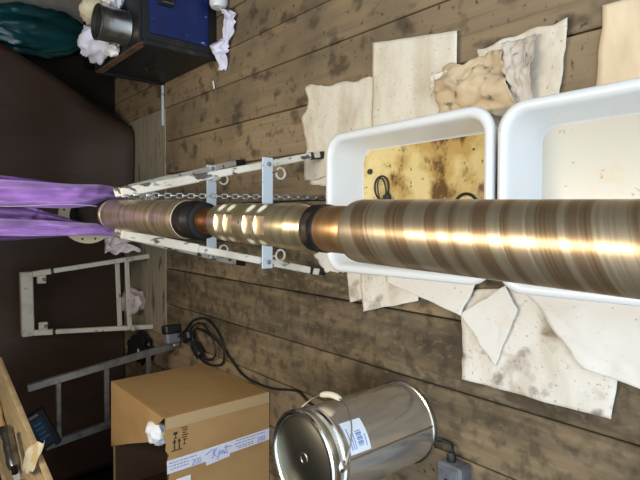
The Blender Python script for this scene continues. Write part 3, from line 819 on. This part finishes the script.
obj('latch_loop', B().tube([(1.155, by0 - 0.034, 0.34), (1.155, by0 - 0.038, 0.28), (1.215, by0 - 0.038, 0.28), (1.215, by0 - 0.034, 0.34)], 0.005, 8), m_tin, lt)
sg = obj('side_handle', B().tube([(bx0 - 0.006, 2.98, 0.25), (bx0 - 0.03, 2.99, 0.235), (bx0 - 0.03, 3.11, 0.235), (bx0 - 0.006, 3.12, 0.25)], 0.006, 8), m_blackbox, tb)

TZ = bz + 0.007
tn = thing('tin_can', (1.035, 2.86, TZ), 'open worn tin can standing on top of the blue toolbox', 'can')
cz = TZ
obj('can_wall', B().lathe([(0.088, 0.004), (0.092, 0.0), (0.0925, 0.004), (0.090, 0.008), (0.090, 0.148), (0.0935, 0.152), (0.0935, 0.157), (0.090, 0.160), (0.0865, 0.158), (0.0865, 0.012), (0.0, 0.011)], (1.035, 2.86, cz), 36, caps=False), m_tin, tn)
obj('can_bottom', B().lathe([(0.0, 0.002), (0.0880, 0.002), (0.0880, 0.006), (0, 0.006)], (1.035, 2.86, cz), 36, caps=False), m_tin_in, tn)
obj('tin_lining', B().lathe([(0.0863, 0.014), (0.0863, 0.14), (0.0850, 0.14), (0.0850, 0.014)], (1.035, 2.86, cz), 36, caps=False), m_tin_in, tn, True, 'dark inside of the can')


def crumple(name, c, size, mat, label, cat, seed, nu=26, nv=20, amp=0.5, flat=1.0):
    """crushed lump of paper or film resting on z = c[2]"""
    def fn(u, v):
        a = 2 * PI * u; b_ = PI * (v - 0.5)
        d = Vector((math.cos(a) * math.cos(b_), math.sin(a) * math.cos(b_), math.sin(b_)))
        r = 1 + amp * nz(d.x * 1.7, d.y * 1.7, d.z * 1.7 + seed) + amp * 0.55 * abs(nz(d.x * 4.5, d.y * 4.5, d.z * 4.5 + seed * 2))
        p = Vector((d.x * size[0] * r, d.y * size[1] * r, d.z * size[2] * r))
        return (c[0] + p.x, c[1] + p.y, max(c[2], c[2] + size[2] * flat + p.z))
    o = obj(name, B().grid(fn, nu, nv), mat, angle=45)
    return tag(o, label, cat) if label else o


crumple('paper_wad', (1.02, 3.20, TZ), (0.085, 0.13, 0.075), m_lilac, 'crushed white paper wad on the toolbox just behind the tin can', 'paper', 3.0, flat=.8)
crumple('paper_wad', (1.245, 3.20, TZ), (0.10, 0.12, 0.07), m_cream, 'yellow stained paper wad on the toolbox at the top of the photo', 'paper', 8.0, flat=.8)
crumple('paper_wad', (0.948, 3.01, TZ), (0.03, 0.06, 0.03), m_white, 'white crumpled paper squeezed beside the tin can along the toolbox edge', 'paper', 14.0, flat=.8)
crumple('paper_wad', (1.22, 2.94, TZ), (0.07, 0.08, 0.055), m_white, 'white crumpled paper on the toolbox in front of the yellow wad', 'paper', 21.0, flat=.8)

# pale strip lying in the joint of the boards by the toolbox
tag(obj('conduit', B().box((0.785, 3.425, 0.009), (0.285, 0.022, 0.016), ch=0.004), m_blue_bar, smooth=False), 'short pale blue metal strip lying across the boards behind the toolbox', 'strip')


# ------------------------------------------------------------------ metal pail
PX, PY, PR, PH = -0.762, 1.262, 0.150, 0.495
pl = thing('metal_pail', (PX, PY, 0.0), 'shiny tin pail with lid and wire handle standing on the floor', 'pail')
obj('pail_body', B().lathe([(0.0, 0.004), (0.144, 0.004), (0.148, 0.0), (0.1515, 0.003), (0.1515, 0.010), (0.1485, 0.014), (0.1485, 0.428), (0.1515, 0.434), (0.1515, 0.442), (0.1485, 0.448), (0.1485, 0.478), (0.0, 0.478)], (PX, PY, 0), 64), m_galv, pl, True)
obj('bottom_rim', B().lathe([(0.1487, 0.001), (0.1528, 0.002), (0.1528, 0.012), (0.1487, 0.014)], (PX, PY, 0), 64, caps=False), m_galv_rim, pl, True)
obj('shoulder_bead', B().lathe([(0.1487, 0.426), (0.1525, 0.431), (0.1535, 0.437), (0.1525, 0.443), (0.1487, 0.448)], (PX, PY, 0), 64, caps=False), m_galv_rim, pl, True)
ld = obj('pail_lid', B().lathe([(0.0, 0.487), (0.012, 0.487), (0.014, 0.4885), (0.018, 0.4885), (0.020, 0.487), (0.122, 0.487), (0.128, 0.483), (0.136, 0.483), (0.139, 0.495), (0.144, 0.499), (0.151, 0.498), (0.1545, 0.492), (0.1545, 0.470), (0.1525, 0.466), (0.1495, 0.468)], (PX, PY, 0), 64, caps=False), m_lid, pl, True)
obj('lid_rim', B().lathe([(0.1375, 0.494), (0.1405, 0.499), (0.146, 0.5015), (0.152, 0.500), (0.1565, 0.494), (0.1565, 0.486), (0.153, 0.484)], (PX, PY, 0), 64, caps=False), m_galv_rim, ld, True, 'bright rolled lid rim')


def onpail(az, z, r=0.1492):
    a = math.radians(az); return Vector((PX + r * math.cos(a), PY + r * math.sin(a), z))


lug_az = -82
for az in (lug_az, lug_az + 180):
    c = onpail(az, 0.458); out = (c - Vector((PX, PY, 0.458))).normalized()
    rot = out.to_track_quat('Z', 'Y').to_matrix()
    b = B(); vs = []
    prof = [(0.018, -0.002), (0.018, 0.004), (0.013, 0.007), (0.009, 0.015), (0.0, 0.016)]
    bb = B().lathe(prof, n=16); b.add([c + rot @ Vector(v) for v in bb.v], bb.f)
    obj('handle_lug', b, m_galv_rim, pl)
ctr = Vector((PX, PY, 0.458)); e1 = (onpail(lug_az, 0.458) - ctr).normalized(); e2 = (onpail(lug_az + 90, 0.458) - ctr).normalized()
swing = Vector((e2.x, e2.y, -0.62)).normalized()
wp = []
for i in range(33):
    q = PI * i / 32
    wp.append(ctr + e1 * (0.1625 * math.cos(q)) + swing * (0.203 * math.sin(q) ** 0.8))
bw = obj('bail_wire', B().tube(wp, 0.0026, 8), m_wire, pl)
gp = wp[13:20]
obj('bail_grip', B().tube(gp, [0.008, 0.0105, 0.0105, 0.0105, 0.0105, 0.0105, 0.008], 12), m_grip, bw, True, 'cream plastic grip')
obj('side_seam', B().box(onpail(-79, 0.22, 0.149), (0.006, 0.003, 0.41), Matrix.Rotation(math.radians(-79 + 90), 3, 'Z')), m_wire, pl, False)


def label_patch(az0, az1, z0, z1, skew, r, n=10):
    return B().grid(lambda u, v: onpail(az0 + (az1 - az0) * u + skew * 30 * (v - .5), z0 + (z1 - z0) * v + skew * 0.0 * u, r), n, 4, 0.0)


lb = obj('pail_label', label_patch(-75, -36, 0.328, 0.416, 0.02, 0.1497), m_label, pl, True, 'pale blue product label')
lp = B()
for i, (a0, a1, z0) in enumerate([(-70, -44, 0.403), (-70, -52, 0.394), (-70, -48, 0.385), (-70, -56, 0.340)]):
    lp.grid(lambda u, v: onpail(a0 + (a1 - a0) * u, z0 + 0.0035 * v, 0.1501), 8, 1)
for i in range(11):
    a0 = -68 + i * 1.7
    lp.grid(lambda u, v: onpail(a0 + (0.6 + 0.5 * (i % 3)) * u, 0.352 + 0.024 * v, 0.1501), 1, 2)
obj('label_print', lp, m_print_blue, lb, False, 'printed lines and bar code')['kind'] = 'stuff'

# ------------------------------------------------------------------ cardboard box (open top, flap half closed)
cx0, cx1, cy0, cy1, cH = -1.48, -0.880, 2.150, 2.835, 0.560
cbx = thing('cardboard_box', ((cx0 + cx1) / 2, (cy0 + cy1) / 2, 0.0), 'brown cardboard box with torn open top standing beside the pail', 'box')
th = 0.006
b = B()
b.box(((cx0 + cx1) / 2, (cy0 + cy1) / 2, 0.005), (cx1 - cx0 - .004, cy1 - cy0 - .004, 0.008))
b.box((cx1 - th / 2, (cy0 + cy1) / 2, cH / 2 + .001), (th, cy1 - cy0, cH - .002), ch=0.002)
b.box((cx0 + th / 2, (cy0 + cy1) / 2, cH / 2 + .001), (th, cy1 - cy0, cH - .002), ch=0.002)
b.box(((cx0 + cx1) / 2, cy1 - th / 2, cH / 2 + .001), (cx1 - cx0 - 2 * th, th, cH - .002), ch=0.002)
# near wall with a torn upper edge
pts = [(cx0 + th, 0.002), (cx1 - th, 0.002), (cx1 - th, cH), (-0.925, cH), (-0.945, cH - .004), (-0.96, cH + .014), (-0.985, cH - .006), (-1.03, cH - .002), (-1.055, cH - .018), (-1.09, cH - .006), (-1.14, cH - .02), (-1.2, cH - .010), (-1.30, cH - .022), (cx0 + th, cH - .008)]
b.poly([(x, cy0, z) for x, z in pts], th, (0, 1, 0))
obj('carton_walls', b, m_card, cbx, False)
obj('carton_inside', B().box(((cx0 + cx1) / 2, (cy0 + cy1) / 2 , 0.012), (cx1 - cx0 - .02, cy1 - cy0 - .02, 0.004)), m_card_shade, cbx, False, 'inside bottom of the box, coloured dark for shade')
obj('inside_shade', B().loft([[(cx0 + .0075, cy0 + .0075, z), (cx1 - .0075, cy0 + .0075, z), (cx1 - .0075, cy1 - .0075, z), (cx0 + .0075, cy1 - .0075, z)] for z in (0.016, 0.55)], False, False), m_card_shade, cbx, False, 'inside faces of the box, coloured dark for shade')
fp = [(cx1, cy0 + .004), (cx1, cy1), (-1.235, cy1 - .01), (-1.13, 2.56), (-1.045, 2.325), (-1.02, 2.345), (-0.965, 2.335), (-0.93, 2.22)]
obj('top_flap', B().poly([(x, y, cH + 0.002 + (0.006 if x < -1.1 else 0)) for x, y in fp], 0.005, (0, 0, 1)), m_card, cbx, False, 'closed half of the top flap')
obj('side_flap', B().poly([(cx0, cy0 + .02, cH), (cx0, cy1 - .02, cH), (cx0 - 0.11, cy1 - .05, cH - 0.18), (cx0 - 0.11, cy0 + .05, cH - 0.18)], 0.005, (-0.8, 0, 0.5)), m_card, cbx, False)
obj('corner_tape', B().box((cx1 - 0.028, cy0 - 0.0008, cH / 2), (0.052, 0.0012, cH - .01)), m_tape_clear, cbx, False, 'strip of brown packing tape along the edge')
tp = obj('label_tape', B().poly([(-1.076, cy0, 0.553), (-1.136, cy0, 0.553), (-1.136, cy0, 0.36), (-1.128, cy0, 0.003), (-1.070, cy0, 0.003), (-1.076, cy0, 0.36)], 0.0012, (0, -1, 0)), m_tape, cbx, False, 'white printed tape running down the near face')
tp2 = obj('label_tape', B().poly([(-1.078, cy0 - .0012, 0.235), (-1.146, cy0 - .0012, 0.235), (-1.155, cy0 - .0012, 0.362), (-1.085, cy0 - .0012, 0.362)], 0.0012, (0, -1, 0)), m_tape, cbx, False, 'white tape piece with handwriting')
UX, UY = (0, 0, -1), (1, 0, 0)       # the writing reads downwards on the tape


def scrawl(b, strokes, o, size, yy, r):
    """pen strokes given in letter units, laid on the tape"""
    for st_ in strokes:
        b.tube([(o[0] + UY[0] * q.y * size, yy, o[1] + UX[2] * q.x * size) for q in smooth_path([(p[0], p[1], 0) for p in st_], 4)], r, 6, squash=0.35)
    return b


def smooth_path(p, k=6):
    P = [Vector(q) for q in p]; out = []
    for i in range(len(P) - 1):
        a, b_, c, d = P[max(i - 1, 0)], P[i], P[i + 1], P[min(i + 2, len(P) - 1)]
        for j in range(k):
            t = j / k
            out.append(0.5 * ((2 * b_) + (c - a) * t + (2 * a - 5 * b_ + 4 * c - d) * t * t + (3 * b_ - a - 3 * c + d) * t ** 3))
    out.append(P[-1]); return out


hand = [[(-.75, .62), (-.35, .78), (.0, .98)], [(0, 0), (.12, .5), (.22, 1.0)], [(.55, 1.0), (.2, .5), (.5, .05)], [(.62, -.3), (.75, .25), (.82, .55), (1.0, .55), (.98, .3), (.78, .22)],
        [(1.12, .25), (1.2, .5), (1.35, .5), (1.35, .2), (1.15, .25)], [(1.35, .5), (1.42, .15), (1.5, .25)], [(1.55, 1.0), (1.6, .4), (1.68, .1), (1.8, .2)], [(1.4, .72), (1.7, .78), (2.3, .68)]]
ink = scrawl(B(), hand, (-1.130, 0.330), 0.046, cy0 - 0.0027, 0.0027)
o_ = obj('handwriting', ink, m_ink, tp2, False, 'blue marker handwriting'); o_['kind'] = 'stuff'
two = [(0, .8), (.2, 1.0), (.42, .8), (.25, .4), (0, 0), (.5, .05)]
zero = lambda x: [(x + .25, 1.0), (x, .55), (x + .15, 0), (x + .4, .2), (x + .45, .75), (x + .25, 1.0)]
ink = scrawl(B(), [two, zero(.6), zero(1.2)], (-1.130, 0.432), 0.026, cy0 - 0.0015, 0.0019)
scrawl(ink, [two, zero(.6), zero(1.2)], (-1.122, 0.075), 0.026, cy0 - 0.0015, 0.0019)
o_ = obj('handwriting', ink, m_ink, tp, False, 'blue marker figures'); o_['kind'] = 'stuff'
yy = cy0 - 0.0014
pr = B()
for (z0, z1, x) in [(0.41, 0.54, -1.090), (0.45, 0.54, -1.104), (0.45, 0.53, -1.118), (0.03, 0.20, -1.082), (0.09, 0.20, -1.096), (0.10, 0.20, -1.110), (0.10, 0.18, -1.120)]:
    z = z0
    while z < z1:
        w = 0.006 + 0.012 * rnd.random()
        pr.box((x, yy, z + w / 2), (0.004, 0.0006, w)); z += w + 0.004
obj('tape_print', pr, m_print_grey, tp, False, 'grey printed lines')['kind'] = 'stuff'
# handling marks: two arrows over a bar, a glass, an umbrella
sy = B(); yk = cy0 - 0.0006
for x, z in ((-1.005, 0.518), (-1.005, 0.495)):
    sy.box((x - 0.012, yk, z), (0.034, 0.0008, 0.006))
    sy.add([(x + 0.020, yk, z), (x + 0.002, yk, z + 0.010), (x + 0.002, yk, z - 0.010)], [(0, 1, 2)])
sy.box((-1.038, yk, 0.507), (0.005, 0.0008, 0.052))
sy.add([(-0.955, yk, 0.525), (-0.955, yk, 0.500), (-0.968, yk, 0.505), (-0.968, yk, 0.520)], [(0, 1, 2, 3)])
sy.box((-0.975, yk, 0.5125), (0.014, 0.0008, 0.004)); sy.box((-0.983, yk, 0.5125), (0.004, 0.0008, 0.018))
sy.add([(-1.012, yk, 0.470), (-1.022, yk, 0.478), (-1.022, yk, 0.462)], [(0, 1, 2)]); sy.box((-1.005, yk, 0.470), (0.02, 0.0008, 0.004))
for i in range(6):
    sy.box((-0.945 - i * 0.011, yk, 0.470 - 0.004 * (i % 2)), (0.005, 0.0008, 0.030 - 0.006 * (i % 3)))
obj('handling_marks', sy, m_print_black, cbx, False, 'black printed handling symbols')['kind'] = 'stuff'
obj('white_label', B().poly([(-1.172, cy0, 0.51), (-1.26, cy0, 0.51), (-1.26, cy0, 0.44), (-1.172, cy0, 0.44)], 0.0012, (0, -1, 0)), m_white, cbx, False, 'white paper label')
crumple('packing_paper', (-0.985, 2.268, cH - 0.055), (0.050, 0.07, 0.045), m_white, 'crumpled pale packing paper sticking out of the torn cardboard box', 'paper', 31.0, flat=1.0, amp=.35)

# ------------------------------------------------------------------ ladder behind the box
ldr = thing('ladder', (-1.05, 3.3, 0.0), 'short grey metal ladder leaning upright behind the cardboard box', 'ladder')
A0, A1 = Vector((-0.857, 3.28, 0.0)), Vector((-0.985, 3.34, 0.875))
D0, D1 = Vector((-1.235, 3.28, 0.0)), Vector((-1.365, 3.34, 0.875))
for p, q in ((A0, A1), (D0, D1)):
    obj('rail', square_bar(B(), p, q, 0.042, 0.034), m_alu, ldr, False)
for t in (0.20, 0.50, 0.815):
    obj('rung', square_bar(B(), A0.lerp(A1, t) + Vector((0.0, 0, 0)), D0.lerp(D1, t), 0.028, 0.024), m_alu, ldr, False)
cs = thing('tool_case', (-1.25, 3.30, 0.735), 'slim black case with blue sticker resting on the top ladder rung', 'case')
rot = Matrix.Rotation(math.radians(-24), 3, 'Y')
obj('case_shell', B().box((-1.235, 3.305, 0.805), (0.25, 0.05, 0.115), rot, 0.01), m_rubber, cs, False)
ck = obj('case_sticker', B().box(Vector((-1.235, 3.279, 0.805)) + rot @ Vector((0.0, 0, 0.01)), (0.17, 0.003, 0.072), rot), m_case_blue, cs, False, 'dark blue sticker')
tx = B()
for i, (dx, w) in enumerate(((0.055, 0.04), (0.025, 0.045), (-0.005, 0.038), (-0.035, 0.05))):
    tx.box(Vector((-1.235, 3.277, 0.805)) + rot @ Vector((dx, 0, 0.01)), (0.012, 0.002, w), rot)
obj('sticker_print', tx, m_case_text, ck, False, 'pale blocks of print')['kind'] = 'stuff'
obj('case_clip', B().box(Vector((-1.235, 3.278, 0.805)) + rot @ Vector((-0.110, 0, 0.01)), (0.016, 0.008, 0.05), rot), m_alu, cs, False)
obj('case_clip', B().box(Vector((-1.235, 3.278, 0.805)) + rot @ Vector((0.110, 0, 0.01)), (0.016, 0.008, 0.05), rot), m_alu, cs, False)

# ------------------------------------------------------------------ cable, plugs, bags on the floor by the ladder
cab = [(-0.79, 3.19, .02), (-0.70, 3.06, .012), (-0.64, 2.98, .012), (-0.60, 2.80, .02), (-0.66, 2.66, .012), (-0.75, 2.58, .02), (-0.84, 2.62, .012), (-0.87, 2.80, .02), (-0.80, 2.95, .03), (-0.70, 2.97, .035),
       (-0.63, 2.84, .035), (-0.68, 2.70, .035), (-0.79, 2.66, .03), (-0.84, 2.78, .03), (-0.76, 2.92, .04), (-0.67, 2.88, .04), (-0.70, 2.66, .03), (-0.78, 2.53, .012), (-0.84, 2.42, .008), (-0.862, 2.30, .008),
       (-0.855, 2.12, .008), (-0.83, 2.00, .008), (-0.815, 1.90, .008), (-0.85, 1.80, .008), (-0.845, 1.66, .008), (-0.80, 1.56, .008)]


def smooth_path(p, k=6):
    P = [Vector(q) for q in p]; out = []
    for i in range(len(P) - 1):
        a, b_, c, d = P[max(i - 1, 0)], P[i], P[i + 1], P[min(i + 2, len(P) - 1)]
        for j in range(k):
            t = j / k
            out.append(0.5 * ((2 * b_) + (c - a) * t + (2 * a - 5 * b_ + 4 * c - d) * t * t + (3 * b_ - a - 3 * c + d) * t ** 3))
    out.append(P[-1]); return out


ec = thing('electric_cable', (-0.79, 2.9, 0.0), 'black electric cable coiled by the cardboard box and trailing behind the pail', 'cable')
obj('cord', B().tube([(q.x, q.y, max(q.z, 0.007)) for q in smooth_path(cab)], 0.0065, 8), m_rubber, ec)
obj('cable_plug', B().box((-0.74, 2.99, 0.040), (0.06, 0.10, 0.05), Matrix.Rotation(.5, 3, 'Z'), .012), m_rubber, ec, False, 'black rubber plug')
obj('cable_plug', B().box((-0.80, 2.87, 0.038), (0.06, 0.11, 0.05), Matrix.Rotation(-.6, 3, 'Z'), .012), m_rubber, ec, False, 'black rubber socket')
pg = thing('wall_plug', (-0.78, 3.20, 0.0), 'grey industrial plug standing on the floor at the foot of the ladder', 'plug')
obj('plug_body', B().box((-0.785, 3.20, 0.050), (0.075, 0.07, 0.10), Matrix.Rotation(.2, 3, 'Z'), .012), m_greyplug, pg, False)
obj('plug_head', B().box((-0.725, 3.205, 0.055), (0.06, 0.085, 0.105), Matrix.Rotation(.2, 3, 'Z'), .01), m_rubber, pg, False, 'black plug head')
obj('plug_cap', B().box((-0.83, 3.19, 0.03), (0.03, 0.04, 0.045), Matrix.Rotation(.2, 3, 'Z'), .008), m_alu, pg, False)

cn = thing('junction_box', (-0.88, 1.01, 0.0), 'grey junction box on the floor at the bottom edge beside the pail', 'box')
obj('box_shell', B().box((-0.892, 1.008, 0.036), (0.15, 0.095, 0.07), None, .008), m_greyplug, cn, False)
obj('cover', B().box((-0.892, 1.008, 0.074), (0.13, 0.078, 0.006), None, .003), m_greyplug, cn, False)
obj('recess', B().box((-0.885, 1.002, 0.0775), (0.045, 0.030, 0.003), None, .001), m_rubber, cn, False, 'dark recessed slot')
obj('gland', B().lathe([(0.016, 0), (0.016, 0.02), (0.011, 0.03)], (-0.817, 1.02, 0.035), 12, 'X'), m_rubber, cn)
obj('tail_cord', B().tube(smooth_path([(-0.79, 1.02, 0.035), (-0.77, 1.03, 0.02), (-0.772, 1.08, 0.008), (-0.78, 1.10, 0.008)], 5), 0.006, 8), m_rubber, cn)

crumple('plastic_bag', (-0.62, 3.84, 0.004), (0.085, 0.10, 0.075), m_pinkish, 'crumpled pinkish clear plastic bag on the floor behind the cream trestle', 'bag', 41.0, flat=.85, amp=.4)
crumple('plastic_bag', (-0.96, 3.74, 0.004), (0.10, 0.16, 0.06), m_black_bag, 'shiny black plastic bag crushed on the floor behind the ladder foot', 'bag', 47.0, flat=.8, amp=.6)


def hang(u, v):
    z = 0.20 - 0.34 * v * (0.55 + 0.45 * math.sin(u * 5 + 1) ** 2) * (0.5 if u < .55 else 1)
    z = 0.285 - (0.285 - 0.02) * v * (0.55 + 0.45 * abs(math.sin(u * 4 + 1)))
    return (-0.25 + 0.13 * u + 0.03 * nz(v * 4, u * 3), 3.80 + 0.05 * math.sin(v * 3) + 0.03 * nz(u * 6, v * 6, 2), max(z, 0.006))


tag(obj('wiping_rag', B().grid(hang, 16, 16, 0.002, (0, 1, 0)), m_pinkrag, angle=50), 'pinkish white rag draped over the foot of the cream trestle', 'rag')

# ------------------------------------------------------------------ shelf on the left wall with a tray of tools
shf = thing('wall_shelf', (-1.55, 2.6, 0.97), 'dark wooden shelf on the left wall carrying the tool tray', 'shelf')
obj('shelf_board', B().box((-1.58, 2.55, 0.985), (1.00, 1.5, 0.03), ch=0.003), m_wall, shf, False)
for y in (2.0, 3.1):
    obj('bracket', B().box((-1.80, y, 0.90), (0.55, 0.04, 0.14), ch=0.004).box((-2.04, y, 0.80), (0.07, 0.04, 0.34)), m_wall, shf, False)
RT = Matrix.Rotation(-math.atan2(0.21, 0.927), 3, 'Z')
near = Vector((-1.057, 2.120, 0)); ex = RT @ Vector((1, 0, 0)); ey = RT @ Vector((0, 1, 0))


def tray_pt(a, l, z):                 # a: across (0 = right wall, negative = inside), l: along from the near end
    p = near + ex * a + ey * l; return Vector((p.x, p.y, z))


L0, L1, WT = -0.15, 1.25, 0.62
ty = thing('tool_tray', tray_pt(-WT / 2, 0.4, 1.0), 'plywood tray of tools on the left shelf at the corner of the photo', 'tray')
Lc = (L0 + L1) / 2; LL = L1 - L0
obj('tray_bottom', B().box(tray_pt(-WT / 2, Lc, 1.005), (WT, LL, 0.008), RT), m_ply, ty, False)
for a in (-0.006, -WT + 0.006):
    obj('tray_side', B().box(tray_pt(a, Lc, 1.0125), (0.012, LL, 0.023), RT, .002), m_ply, ty, False)
for l in (L0 + .006, L1 - .006):
    obj('tray_end', B().box(tray_pt(-WT / 2, l, 1.0120), (WT - .026, 0.012, 0.021), RT, .002), m_ply, ty, False)


def bar_between(p, q, r, n=14, rr=None):
    p, q = Vector(p), Vector(q)
    k = len(rr) if rr else 2
    return B().tube([p.lerp(q, i / (k - 1)) for i in range(k)], rr or r, n)


TB = 1.009                            # top of the tray bottom
br = thing('paint_brush', (-1.10, 3.05, TB), 'wooden handled brush lying in the plywood tray', 'brush')
obj('brush_handle', bar_between((-1.02, 3.36, 1.031), (-1.115, 3.13, 1.031), .01, 12, [.011, .020, .022, .019, .014, .016, .020]), m_handle_wood, br)
obj('ferrule', bar_between((-1.115, 3.13, 1.031), (-1.135, 3.085, 1.031), .0215, 14), m_tin, br)
obj('bristles', bar_between((-1.135, 3.085, 1.031), (-1.185, 2.96, 1.031), .02, 16, [.019, .021, .0215, .0195]), m_bristle, br)
cy_ = thing('steel_cylinder', (-1.14, 2.88, TB), 'grey turned steel cylinder lying beside the brush in the tray', 'cylinder')
obj('cylinder_body', bar_between((-1.062, 2.985, 1.038), (-1.195, 2.790, 1.038), .028, 20, [.022, .0285, .0285, .026, .0285, .0285, .026, .0285, .0285, .022]), m_tin, cy_)
obj('cylinder_tip', bar_between((-1.195, 2.790, 1.038), (-1.212, 2.765, 1.038), .0145, 14), m_blacksteel, cy_)
tag(obj('flat_file', bar_between((-1.035, 2.80, 1.0165), (-1.150, 2.645, 1.0165), .0075, 6), m_tin, smooth=False), 'thin flat steel strip between cylinder and tray wall', 'file')


def leaf(u, v):
    c = [Vector((-1.150, 2.600, 0)), Vector((-0.990, 2.480, 0)), Vector((-0.878, 2.235, 0)), Vector((-1.050, 2.360, 0))]
    p = (c[0] * (1 - u) + c[1] * u) * (1 - v) + (c[3] * (1 - u) + c[2] * u) * v
    return (p.x + 0.02 * nz(u * 2, v * 3, 1), p.y + 0.03 * nz(u * 3, v * 2, 4), 1.034 + 0.010 * math.sin(u * 3 + v * 2) + 0.012 * nz(u * 3, v * 3, 6))


tag(obj('paper_note', B().grid(leaf, 12, 12, 0.001), m_cream, angle=60), 'cream folded paper scrap lying across the tray edge', 'paper')


def flat_leaf(u, v):
    return (-1.34 + 0.15 * u + 0.03 * v, 2.78 + 0.34 * v + 0.04 * u, TB + 0.003 + 0.004 * abs(nz(u * 3, v * 3, 2)))


tag(obj('paper_note', B().grid(flat_leaf, 10, 10, 0.001), m_white, angle=60), 'white paper lying flat in the bottom of the tray', 'paper')
tag(obj('shallow_dish', B().lathe([(0.0, 0.001), (0.062, 0.001), (0.066, 0.006), (0.068, 0.024), (0.064, 0.024), (0.062, 0.010), (0.0, 0.008)], (-1.285, 2.68, TB), 28, caps=False), m_tin), 'round shallow tin dish lying in the near end of the tray', 'dish')
